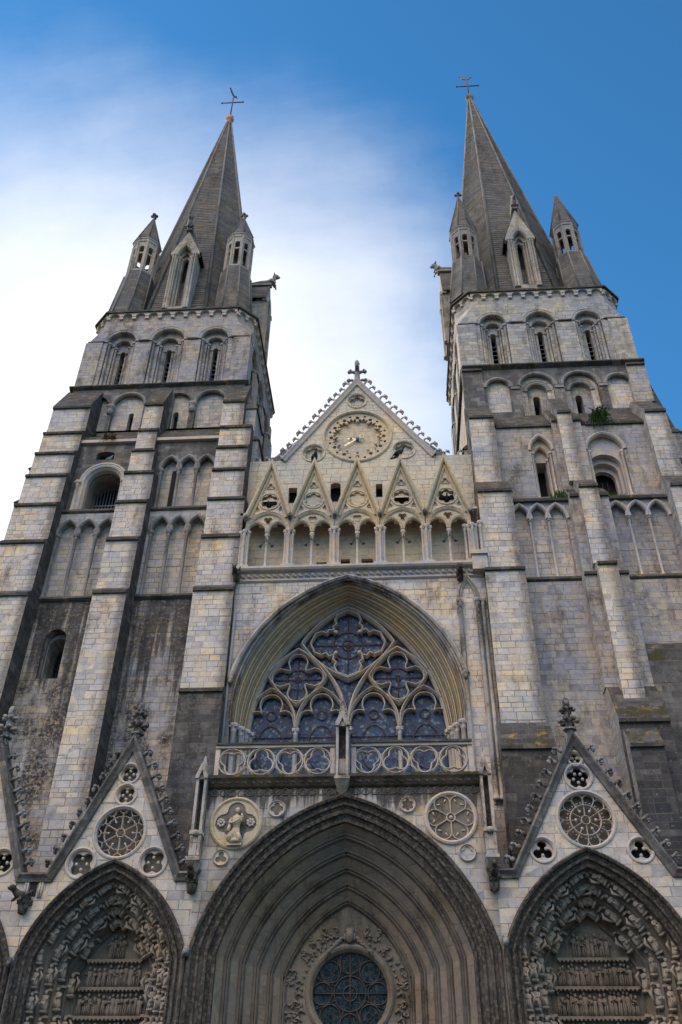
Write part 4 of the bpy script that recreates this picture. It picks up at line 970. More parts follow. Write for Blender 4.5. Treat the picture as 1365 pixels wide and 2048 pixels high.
for i, c in enumerate(cols):
    hw = 1.015; sp_ = 26.32
    def sub(cx): return arch(cx, .455, 26.2, .62, .16, None, 5)
    l = [(c-hw, 26.14), (c-hw, 27.15), (c, 30.42), (c+hw, 27.15), (c+hw, 26.14), (c+.95, 26.14)]+sub(c+.495)[::-1]+[(c+.04, 26.14), (c-.04, 26.14)]+sub(c-.495)[::-1]+[(c-.95, 26.14)]
    out = []
    for p in l:
        if not out or math.hypot(p[0]-out[-1][0], p[1]-out[-1][1]) > 1e-3: out.append(p)
    tre = foil(c, 26.93, .215, 3, -pi/2, .105, 6)
    holes = [tre, foil(c, 28.05, .43, 6, pi/2, .15, 6), foil(c, 28.93, .21, 3, pi/2, .10, 5), foil(c-.58, 27.62, .155, 3, pi/2, .075, 4), foil(c+.58, 27.62, .155, 3, pi/2, .075, 4)]
    g_ = MB(); g_.plate(out, holes, gy, gy+.06)
    for h in holes[1:]: g_.bar(h, .045 if h is holes[1] else .03, gy-.035, gy+.02, True)
    g_.bar(tre, .035, gy-.035, gy+.02, True)
    # moulded arch heads and rakes
    for (pa, w) in ((arch(c, .93, 26.3, 1.02, .27, None, 9), 1.0),): g_.sweep(pa, [(-.07, gy+.05), (-.07, gy-.05), (-.01, gy-.11), (.03, gy-.07), (.07, gy-.12), (.11, gy-.04), (.12, gy+.05)])
    for q in (-.495, .495): g_.sweep(sub(c+q), [(-.06, gy+.1), (-.06, gy-.02), (-.02, gy-.07), (.02, gy-.03), (.05, gy-.06), (.07, gy+.02)])
    g_.sweep([(c-1.03, 27.12), (c, 30.42), (c+1.03, 27.12)], [(-.27, gy+.02), (-.26, gy-.06), (-.21, gy-.10), (-.17, gy-.05), (-.16, gy+.06), (-.11, gy+.06), (-.10, gy-.12), (-.03, gy-.20), (.06, gy-.20), (.10, gy-.08), (.10, gy+.42)], mat=1)
    for h in holes[1:2]: g_.sweep(circle(c, 28.05, .46, 20)[::-1], [(-.02, gy+.02), (0, gy-.05), (.05, gy-.05), (.06, gy+.02)], True)
    o = P(g_, 'gablet', ['gablet_stone', 'carved_warm'], GL)
    k_ = MB()
    if i in pierce:
        k_.plate([(c-.8, 27.4), (c+.8, 27.4), (c, 30.0)], [foil(c, 28.05, .40, 6, pi/2, .15, 5)], gy+.065, gy+.2)
        k_.plate(rect(c-.4, c+.4, 26.65, 27.15), [foil(c, 26.93, .2, 3, -pi/2, .1, 5)], gy+.065, gy+.2)
        v = MB(); v.plate(rect(c-.46, c+.46, 27.5, 28.5), [], gy+.55, gy+.6); P(v, 'gablet_opening', 'inner_shade', GL)
    else: k_.plate([(c-.8, 27.4), (c+.8, 27.4), (c, 30.0)], [], gy+.065, gy+.2); k_.plate(rect(c-.4, c+.4, 26.68, 27.15), [], gy+.065, gy+.2)
    P(k_, 'gablet_backing', 'gablet_stone', GL)
    k_ = MB(); column(k_, c, gy+.05, 24.28, 26.16, .062, cap=.32); P(k_, 'column', 'carved', GL)
    h = MB(); h.tube([(c, gy-.02, 30.4), (c, gy-.02, 30.62)], .07, 6); h.ell((c, gy-.02, 30.7), (.12, .11, .09), 6, 4) if i in (0, 4) else None
    P(h, 'gablet_finial', 'carved_grey', GL)
for i, c in enumerate(piers):
    k_ = MB()
    for dx, dy in ((-.165, .06), (0, -.06), (.165, .06)): column(k_, c+dx, gy+dy, 24.28, 26.36, .062, cap=.32)
    if i == 5:
        for dx, dy in ((.36, .0), (-.3, .25)): column(k_, c+dx, gy+dy, 24.28, 26.5, .075, cap=.34)
    k_.box(c-.12, c+.12, gy, gy+.2, 24.28, 26.2); k_.box(c-.3, c+.3, gy-.18, gy+.25, 24.25, 24.36)
    P(k_, 'clustered_pier', 'carved', GL)
    h = MB(); h.ell((c, gy-.14, 27.05), (.14, .18, .17), 7, 5); h.ell((c, gy-.28, 26.98), (.08, .1, .08), 6, 4)
    P(h.jitter(.02, i), 'carved_head', 'soot_light', GL)
b = MB(); b.box(-5.2, 5.8, 2.85, 4.15, 27.45, 27.6); P(b, 'gallery_ceiling', 'gable_stone', GL)
b = MB(); b.plate(rect(-5.3, 5.9, 24.25, 27.45), [rect(-1.62, -1.14, 24.5, 25.12), rect(-.52, -.10, 24.5, 25.26), rect(.43, .95, 24.5, 25.24)], 3.5, 3.75); P(b, 'gallery_back', 'gablet_stone', GL)
b = MB(); b.box(-1.62, -1.14, 3.68, 3.72, 24.4, 25.1); b.box(.45, .93, 3.68, 3.72, 24.4, 25.22); P(b, 'door', 'door_wood', GL)
b = MB(); b.box(-1.9, 1.2, 3.76, 3.8, 24.4, 25.5); P(b, 'opening', 'inner_shade', GL)

# ------------------------------------------------------------------ gable wall with the clock
GB = empty('gable', (0, 0, 0), church)
gx, gA = .19, 37.62
def opn(x0, x1, z0, z1): return semi((x0+x1)/2, (x1-x0)/2, z1-(x1-x0)/4, z0, 8, (x1-x0)/4)
eL, eR = (-3.62, 31.98), (4.14, 31.98)
out = [(-5.9, 24.2), (6.4, 24.2), (6.4, 31.98), eR, (gx, gA), eL, (-5.9, 31.98)]
ccx, ccz, cr = .21, 33.52, 1.72
holes = [circle(ccx, ccz, cr, 48), circle(.19, 36.07, .50, 24), circle(-2.03, 32.43, .57, 24), circle(2.58, 32.44, .57, 24),
         rect(-3.2, -2.78, 29.2, 30.17), opn(-1.13, -.62, 29.2, 30.4), rect(1.12, 1.44, 29.4, 30.24)]
b = MB(); b.plate(out, holes, 4.2, 4.6); P(b, 'gable_wall', 'gable_stone', GB)
b = MB(); b.plate(rect(-1.6, 2.0, 31.7, 35.3), [], 4.42, 4.5); P(b, 'clock_face', 'gablet_stone', GB)
b = MB()                                   # cusped ring round the dial: 12 trefoil cusps
inner = []
for k in range(12):
    a0 = 2*pi*k/12+pi/12
    for u, r in ((-.46, 1.10), (-.40, 1.22), (-.30, 1.30), (-.19, 1.24), (-.14, 1.16), (-.10, 1.27), (0, 1.36), (.10, 1.27), (.14, 1.16), (.19, 1.24), (.30, 1.30), (.40, 1.22), (.46, 1.10)):
        a = a0+u*2*pi/12; inner.append((ccx+r*math.cos(a), ccz+r*math.sin(a)))
hl = [inner]+[circle(ccx+1.47*math.cos(2*pi*k/12+pi/12), ccz+1.47*math.sin(2*pi*k/12+pi/12), .075, 8) for k in range(12)]+[circle(ccx+1.36*math.cos(2*pi*k/12), ccz+1.36*math.sin(2*pi*k/12), .11, 8) for k in range(12)]
b.plate(circle(ccx, ccz, cr-.02, 48), hl, 4.26, 4.40)
for k in range(12):
    a = 2*pi*k/12; b.ell((ccx+1.08*math.cos(a), 4.26, ccz+1.08*math.sin(a)), (.09, .10, .09), 6, 4)
b.sweep(circle(ccx, ccz, cr, 48)[::-1], [(-.05, 4.3), (-.04, 4.16), (.02, 4.10), (.08, 4.13), (.12, 4.22)], True)
P(b, 'clock_ring', 'gablet_stone', GB)
def hand(L, w, ang, y, tail):
    b = MB(Matrix.Translation((ccx+.0, y, ccz-.10)) @ Matrix.Rotation(ang, 4, 'Y'))
    b.plate([(-w, -tail), (w, -tail), (w*.9, L*.55), (w*2.2, L*.62), (w*.7, L*.72), (w*1.4, L*.86), (0, L), (-w*1.4, L*.86), (-w*.7, L*.72), (-w*2.2, L*.62), (-w*.9, L*.55)], [], -.012, .012)
    for s_ in (-1, 1): b.tube([(0, 0, -tail), (s_*.10, 0, -tail-.07), (s_*.12, 0, -tail-.18), (s_*.04, 0, -tail-.2)], .03, 5)
    return b
P(hand(.86, .034, R_(-124), 4.30, .14), 'clock_hand', 'gilt', GB); P(hand(.56, .034, R_(-84), 4.33, .05), 'clock_hand', 'gilt', GB)
b = MB(); b.tube([(ccx, 4.24, ccz-.1), (ccx, 4.42, ccz-.1)], .10, 12); P(b, 'clock_boss', 'enamel_blue', GB); b = MB(); b.tube([(ccx-.34, 4.27, ccz-.06), (ccx-.34, 4.34, ccz-.06)], .06, 10); P(b, 'clock_boss', 'enamel_blue', GB)
for (x, z, r, n) in ((.19, 36.07, .50, 5), (-2.03, 32.43, .57, 6), (2.58, 32.44, .57, 6)):
    b = MB(); b.plate(circle(x, z, r-.01, 28), [foil(x, z, r*.86, n, pi/2, r*(.33 if n == 6 else .36), 7)], 4.28, 4.4)
    b.sweep(circle(x, z, r, 28)[::-1], [(-.03, 4.3), (-.02, 4.17), (.03, 4.14), (.07, 4.21)], True)
    b.plate(rect(x-r, x+r, z-r, z+r), [], 4.44, 4.5); P(b, 'foil_roundel', 'gable_stone', GB)
b = MB(); b.box(-3.5, 1.7, 4.75, 4.8, 29, 30.6); P(b, 'opening', 'inner_shade', GB)
b = MB(); b.sweep([eL, (gx, gA), eR], [(-.22, 4.22), (-.2, 4.10), (-.08, 4.06), (.02, 4.0), (.08, 4.05), (.08, 4.8)]); P(b, 'gable_coping', 'carved', GB)
dv = Vector((gx-eL[0], gA-eL[1])); Ls = dv.length; aL = math.atan2(dv.y, dv.x)
for s_, e in ((1, eL), (-1, eR)):
    for k in range(14):
        t = (k+.45)/14.3
        x = e[0]+(gx-e[0])*t-s_*.07; z = e[1]+(gA-e[1])*t+.05
        M = Matrix.Translation((x, 4.35, z)) @ Matrix.Rotation(-s_*R_(26), 4, 'Y')
        if s_ > 0: M = M @ Matrix.Rotation(pi, 4, 'Z')
        put('crocket', 'crocket', 'carved', GB, M @ Matrix.Scale(1.22+.12*((k*5) % 3-1), 4), crocket_mb)
for x in (-4.78, -4.30, 4.62, 5.3): put('crocket', 'crocket', 'carved', GB, tf(x, 4.3, 31.98, rz=pi if x < 0 else 0), crocket_mb)
b = MB(); b.lathe(gx, 4.35, [(.22, 37.5), (.17, 37.8), (.14, 38.5), (.12, 39.2)], 8); b.ell((gx, 4.35, 39.15), (.15, .15, .27), 8, 6)
for s_ in (-1, 1):
    b.tube([(gx, 4.35, 38.35), (gx+s_*.24, 4.35, 38.5), (gx+s_*.42, 4.35, 38.46)], [.10, .085, .07], 6); b.ell((gx+s_*.44, 4.35, 38.48), (.11, .12, .11), 6, 4); b.ell((gx+s_*.37, 4.35, 38.62), (.08, .08, .08), 6, 4)
    b.tube([(gx, 4.35, 37.6), (gx+s_*.28, 4.35, 37.85), (gx+s_*.42, 4.35, 37.8)], [.1, .09, .07], 6); b.ell((gx+s_*.45, 4.35, 37.82), (.14, .13, .12), 6, 4)
    b.tube([(gx, 4.35, 38.4), (gx, 4.35-.3*s_, 38.6), (gx, 4.35-.45*s_, 38.55)], [.1, .1, .08], 6)
P(b.jitter(.015, 2), 'gable_finial', 'carved_grey', GB)
for x, z in ((-5.05, 24.55), (4.72, 24.30)): put('gargoyle', 'gargoyle', 'soot', GL, tf(x, 2.55, z-.62, sc=.85, rx=R_(28)), gargoyle_mb)

# ------------------------------------------------------------------ balustrade over the great porch
BL = empty('balustrade', (0, 0, 0), church)
for x0, x1, cs in ((-4.62, -.38, (-4.02, -2.98, -1.98, -.98)), (.20, 4.42, (.76, 1.74, 2.74, 3.74))):
    b = MB(); b.box(x0, x1, -.05, .17, 14.70, 14.80); b.box(x0, x1, -.12, .22, 14.80, 14.87, 1); P(b, 'handrail', ['carved', 'weathering'], BL)
    b = MB(); b.box(x0, x1, .0, .2, 13.62, 13.72); b.box(x0, x0+.16, .0, .16, 13.72, 14.7); b.box(x1-.16, x1, .0, .16, 13.72, 14.7)
    for c in cs:
        b.bar(circle(c, 14.21, .475, 24), .075, -.02, .14, True)
        b.bar(foil(c, 14.21, .45, 3, pi/2 if cs.index(c) % 2 else -pi/2, .235, 9), .06, .01, .12, True)
    for c0, c1 in zip(cs, cs[1:]):
        m = (c0+c1)/2
        for s_ in (-1, 1): b.bar([(m-.26, 14.21+s_*.48), (m, 14.21+s_*.18), (m+.26, 14.21+s_*.48)], .05, .01, .12)
    P(b, 'pierced_panel', 'carved', BL)
b = MB(); b.prismx([(3.2, 13.66), (-.02, 13.66), (-.34, 13.60), (-.34, 13.50), (-.22, 13.45), (-.05, 13.3), (.3, 13.2), (3.2, 13.2)], -4.75, 4.62, [1, 1, 1, 0, 0, 0, 0, 0]); P(b, 'porch_cornice', ['carved_dark', 'mossy'], BL)
for h0, h1 in ((0, 16), (17, 33)):
    b = MB()
    for k in range(h0, h1):
        x = -4.62+k*.283
        if abs(x+.1) < .3: continue
        b.ell((x, -.12, 13.42), (.12, .09, .07), 6, 4); b.ell((x+.06, -.17, 13.38), (.05, .05, .05), 5, 3)
    P(b.jitter(.015, 4), 'leaf_frieze', 'carved_dark', BL)
b = MB()
for k in range(30):
    x = -4.5+k*.305; b.bar(foil(x, 13.08, .135, 3, pi/2, .072, 4), .035, -.04, .04, True)
P(b, 'foil_frieze', 'carved_dark', BL)
def niche_post(x, zb, zt, za, w, parent, mat='carved', garg=False):
    b = MB(); h = w/2; y0, y1 = -.42, .05
    b.box(x-h, x+h, y1-.15, y1, zb+.3, zt, 1); b.box(x-h+.1, x+h-.1, y1-.3, y1-.16, zb+.5, zb+.5+(zt-zb)*.3, 0); b.box(x-h, x-h+.09, y0, y1-.15, zb+.5, zt); b.box(x+h-.09, x+h, y0, y1-.15, zb+.5, zt)
    b.hexa([(x-h*.5, -.1, zb), (x+h*.5, -.1, zb), (x+h*.5, .05, zb), (x-h*.5, .05, zb)], [(x-h*1.15, y0-.08, zb+.4), (x+h*1.15, y0-.08, zb+.4), (x+h*1.15, y1, zb+.4), (x-h*1.15, y1, zb+.4)])
    b.box(x-h*1.2, x+h*1.2, y0-.1, y1, zb+.4, zb+.5)
    T = Matrix.Translation((x, 0, 0)); t = MB(T)
    t.plate([(-h*1.15, zt), (-h*.55, zt), (0, zt+.3), (h*.55, zt), (h*1.15, zt), (h*1.15, zt+.1), (0, zt+.62), (-h*1.15, zt+.1)], [], y0-.08, y0+.06)
    b.add(t.v, t.f)
    b.lathe(x, -.18, [(h*1.15, zt), (h*1.2, zt+.12), (h*.95, zt+.25), (.05, za-.1), (.02, za)], 8, 0, False, pi/8)
    n = int((za-zt)/.16)
    for k in range(n):
        f = k/n
        for a in (pi*1.25, pi*1.75, pi*.25, pi*.75): b.ell((x+(1-f)*h*.95*math.cos(a), -.18+(1-f)*h*.95*math.sin(a), zt+.3+f*(za-zt-.4)), .045, 5, 3)
    return P(b, 'niche_post', [mat, 'soot'], parent)
niche_post(-.10, 12.95, 15.3, 16.55, .44, BL, 'carved_streak')
b = MB(); b.tube([(-.28, -.46, 12.7), (.08, -.46, 12.95)], .03, 5); b.tube([(-.28, -.46, 12.95), (.08, -.46, 12.7)], .03, 5); P(b, 'iron_bracket', 'iron', BL)

# ------------------------------------------------------------------ porches
def porch_mould(parent, path, spec, mats, name='archivolt'):
    b = MB(); b.sweep(path, spec); return P(b, name, mats, parent)
CP = empty('great_porch', (0, 0, 0), church)
cx = -.03
AO = arch(cx, 4.77, 8.15, 4.78, .93, 0, 16)
b = MB(); b.plate([(-4.88, 0)]+AO+[(4.83, 0), (4.83, 13.2), (-4.88, 13.2)], [], 0, .5); P(b, 'porch_wall', 'porch_front', CP)
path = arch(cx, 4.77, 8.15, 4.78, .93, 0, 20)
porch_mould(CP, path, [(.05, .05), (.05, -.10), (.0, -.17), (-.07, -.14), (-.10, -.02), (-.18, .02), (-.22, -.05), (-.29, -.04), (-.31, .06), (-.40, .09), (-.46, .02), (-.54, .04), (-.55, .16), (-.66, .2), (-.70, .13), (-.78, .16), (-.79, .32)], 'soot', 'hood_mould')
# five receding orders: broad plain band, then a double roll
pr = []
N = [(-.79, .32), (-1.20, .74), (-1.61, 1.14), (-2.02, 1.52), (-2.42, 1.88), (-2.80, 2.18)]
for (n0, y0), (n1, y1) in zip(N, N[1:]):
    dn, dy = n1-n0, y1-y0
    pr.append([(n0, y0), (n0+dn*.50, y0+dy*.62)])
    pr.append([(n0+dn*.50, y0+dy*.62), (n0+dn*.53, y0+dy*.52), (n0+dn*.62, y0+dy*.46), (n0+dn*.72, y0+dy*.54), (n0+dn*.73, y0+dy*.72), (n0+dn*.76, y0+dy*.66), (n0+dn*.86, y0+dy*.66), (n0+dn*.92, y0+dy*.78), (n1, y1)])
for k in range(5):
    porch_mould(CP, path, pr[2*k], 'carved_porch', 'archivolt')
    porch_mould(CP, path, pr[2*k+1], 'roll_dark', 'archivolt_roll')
n1 = -2.62
TY = 2.16
tym = MB()
ip = arch(cx, 4.77, 8.15, 4.78, .93, 0, 20)
P2 = [Vector(p) for p in ip]; inn = []
for i in range(len(P2)):
    a = P2[i-1] if i else None; c_ = P2[i+1] if i < len(P2)-1 else None
    d1 = (P2[i]-a).normalized() if a is not None else (c_-P2[i]).normalized(); d2 = (c_-P2[i]).normalized() if c_ is not None else d1
    m = (Vector((-d1.y, d1.x))+Vector((-d2.y, d2.x))).normalized(); inn.append(tuple(P2[i]+m*((n1-.02)/max(.35, m.dot(Vector((-d1.y, d1.x)))))))
rx, rz, rr = .05, 7.32, 1.32
tym.plate([p for p in inn if p[1] > 4.2]+[(inn[-1][0], 4.2), (inn[0][0], 4.2)], [circle(rx, rz, rr, 40)], TY+.05, TY+.3)
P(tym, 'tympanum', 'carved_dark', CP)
b = MB()
b.sweep(circle(rx, rz, rr, 40)[::-1], [(-.12, TY+.28), (-.10, TY+.12), (-.02, TY), (.05, TY-.04), (.11, TY), (.15, TY+.06)], True)
P(b, 'rose_frame', 'carved_relief', CP)
b = MB(); b.plate(circle(rx, rz, rr, 40), [], TY+.24, TY+.27); P(b, 'rose_glass', 'rose_glass', CP)
b = MB(); yb_ = TY+.2
ringb(rx, rz, .22); ringb(rx, rz, .52); hb(rx-1.28, rx+1.28, rz); vb(rx, rz-1.28, rz+1.28)
for k in range(8): a = pi/8+k*pi/4; b.tube([(rx+.48*math.cos(a), yb_, rz+.48*math.sin(a)), (rx+1.28*math.cos(a), yb_, rz+1.28*math.sin(a))], .018, 4); ringb(rx+.90*math.cos(k*pi/4), rz+.90*math.sin(k*pi/4), .33, None, 14)
P(b, 'rose_bars', 'iron', CP)
# carved face with leaves and scrolls round the rose
b = MB()
b.ell((.04, TY-.05, 8.98), (.15, .14, .21), 10, 8); b.ell((.04, TY-.02, 9.14), (.18, .13, .12), 8, 5)
b.ell((.04, TY-.19, 8.96), (.028, .05, .05), 6, 4)
for s_ in (-1, 1):
    b.ell((.04+s_*.06, TY-.16, 9.02), (.035, .03, .02), 6, 4); b.ell((.04+s_*.16, TY-.02, 8.97), (.05, .07, .14), 6, 5)
    for k in range(5): b.tube([(.04+s_*(.18+.09*k), TY+.02, 8.95-.08*k), (.04+s_*(.30+.11*k), TY-.04, 8.92-.10*k), (.04+s_*(.36+.10*k), TY, 8.78-.12*k)], [.07, .06, .03], 5)
b.ell((.04, TY-.17, 8.89), (.06, .02, .018), 6, 4)
P(b.jitter(.005, 2), 'carved_face', 'carved_relief', CP); b = MB()
for s_ in (-1, 1):
    for k in range(9):
        t = k/8; x = rx+s_*(1.52+.10*math.sin(k*2.1)); z = 7.2-t*1.9
        b.tube([(x, TY+.04, z), (x+s_*.12, TY-.03, z+.12), (x+s_*.22, TY, z+.04), (x+s_*.16, TY, z-.08)], [.03, .05, .045, .03], 5)
for k in range(26):
    a = pi*(.02+.96*k/25); b.ell((rx+1.56*math.cos(a), TY+.02, rz+1.56*math.sin(a)), .05, 5, 3) if abs(a-pi/2) > .3 else None
r_ = random.Random(31)
for k in range(230):                        # leafy scrolls filling the field
    a = r_.uniform(-.9, pi+.9); q = r_.uniform(1.62, 2.6); x, z = rx+q*math.cos(a), rz+q*math.sin(a)*1.05
    lim = min([9]+[abs(p[0]-cx) for p in inn if abs(p[1]-z) < .35]) if z < 9.2 else 0
    if abs(x-cx) > lim-.12 or z > 9.35 or z < 5 or (abs(x-.04) < .4 and z > 8.6): continue
    t = r_.uniform(0, 6.28); s_ = r_.choice((-1, 1))
    b.tube([(x+.11*math.cos(t+s_*v*.9)*(1-v*.14), TY+.05-.02*v, z+.11*math.sin(t+s_*v*.9)*(1-v*.14)) for v in range(5)], [.02, .032, .036, .034, .045], 5)
P(b.jitter(.006, 2), 'tympanum_relief', 'carved_relief', CP)
b = MB(); b.box(inn[0][0]-.1, inn[-1][0]+.1, TY+.1, TY+.5, 0, 4.2); P(b, 'door', 'door_wood', CP)
# roundels of the porch wall
def roundel(parent, x, z, r, n, y=0.0, depth=.16, mat='carved', back='carved_dark', rot=pi/2, l=None):
    b = MB()
    b.plate(circle(x, z, r*.95, 36), [foil(x, z, r*.88, n, rot, l, 8)], y-.05, y+.0)
    b.sweep(circle(x, z, r, 36)[::-1], [(-.05*r, y+.02), (-.04*r, y-.06), (.02, y-.11), (.02+.07*r, y-.08), (.04+.10*r, y+.02)], True)
    o = P(b, 'roundel', mat, parent)
    k = MB(); k.plate(circle(x, z, r*.96, 36), [], y-.012, y+.02); P(k, 'roundel_ground', back, parent); return o
roundel(CP, -3.68, 12.04, .80, 4, mat='carved_warm', back='carved_dark')
# kneeling robed statue inside the left roundel
b = MB(Matrix.Translation((-3.66, -.10, 11.30)))
b.box(-.26, .24, -.10, .1, -.04, .06)
b.lathe(.02, -.02, [(.25, .06), (.23, .14), (.17, .30), (.13, .46), (.115, .58), (.15, .70), (.175, .84), (.14, .93), (.055, .98), (.05, 1.02)], 12, sy=.7)
b.tube([(-.16, -.04, .10), (-.24, -.10, .22), (-.10, -.12, .40)], [.08, .09, .05], 6); b.tube([(.12, -.06, .08), (.19, -.12, .16), (.10, -.12, .36)], [.07, .08, .05], 6)
for k in range(7): b.tube([(-.19+.065*k, -.15, .07), (-.13+.05*k, -.16, .26), (-.07+.03*k, -.13, .5)], .017, 5)
b.ell((.05, -.06, 1.12), (.078, .09, .105), 10, 8); b.ell((.02, .0, 1.15), (.09, .085, .10), 8, 5); b.ell((.10, -.13, 1.11), (.018, .028, .028), 5, 4)
for s_ in (-1, 1): b.ell((.07+s_*.03, -.135, 1.14), (.014, .01, .01), 5, 3)
b.tube([(-.15, -.02, .86), (-.22, -.10, .70), (-.04, -.20, .68), (.14, -.22, .80)], [.06, .055, .045, .03], 7)
b.tube([(.16, -.02, .86), (.26, -.10, .74), (.24, -.20, .84), (.20, -.23, .96)], [.06, .05, .04, .028], 7)
b.tube([(-.19, -.08, .66), (-.23, -.10, .46), (-.20, -.08, .40)], [.05, .06, .02], 5)
P(b.jitter(.006, 6), 'kneeling_statue', 'carved_warm', CP)
for s_ in (-1, 1):
    b = MB()
    for k in range(7):
        a = k*2*pi/7; b.ell((-3.68+s_*.50+.10*math.cos(a), -.05, 12.05+.10*math.sin(a)), (.06, .045, .06), 5, 3)
    b.ell((-3.68+s_*.50, -.07, 12.05), (.05, .06, .05), 5, 3)
    P(b, 'carved_rosette', 'carved', CP)
roundel(CP, -2.32, 12.50, .25, 4); roundel(CP, -4.08, 10.90, .23, 3); roundel(CP, 2.10, 12.58, .23, 6); roundel(CP, 3.98, 10.98, .24, 4, back='carved')
b = MB(); wx, wz, wr = 3.52, 12.14, .80                 # six-spoked wheel
b.sweep(circle(wx, wz, wr, 36)[::-1], [(-.05, .02), (-.04, -.06), (.02, -.11), (.08, -.08), (.12, .02)], True)
b.bar(circle(wx, wz, .14, 14), .05, -.08, .0, True); b.ell((wx, -.05, wz), .07, 6, 4)
for k in range(6):
    a = pi/2+k*pi/3; ca, sa = math.cos(a), math.sin(a)
    b.bar([(wx+.14*ca, wz+.14*sa), (wx+.55*ca, wz+.55*sa)], .045, -.08, 0.)
    for s_ in (-1, 1):
        b.bar(sagarc((wx+.52*ca, wz+.52*sa), (wx+.78*math.cos(a+s_*.42), wz+.78*math.sin(a+s_*.42)), -s_*.08, 5), .04, -.07, 0.)
        am = a+pi/6; b.tube([(wx+.62*math.cos(am+s_*.3), -.03, wz+.62*math.sin(am+s_*.3)), (wx+.55*math.cos(am+s_*.13), -.04, wz+.55*math.sin(am+s_*.13))], .025, 4)
P(b, 'wheel_roundel', 'carved', CP)
b = MB(); b.plate(circle(wx, wz, wr*.97, 36), [], -.012, .02); P(b, 'roundel_ground', 'carved_dark', CP)
# slim niche posts flanking the porch, each on a gargoyle
for x in (-4.92, 4.74):
    niche_post(x, 10.3, 13.45, 14.35, .36, CP, 'carved_streak')
    b = MB(); b.box(x-.21, x+.21, -.46, .06, 11.55, 11.68); b.ell((x, -.45, 11.6), (.13, .1, .1), 6, 4); b.hexa([(x-.17, -.44, 10.8), (x+.17, -.44, 10.8), (x+.17, .06, 10.8), (x-.17, .06, 10.8)], [(x-.17, -.36, 11.55), (x+.17, -.36, 11.55), (x+.17, .06, 11.55), (x-.17, .06, 11.55)]); P(b, 'post_block', 'porch_front', CP)
    put('gargoyle', 'gargoyle', 'soot', CP, tf(x, -.1, 10.15, sc=.95))

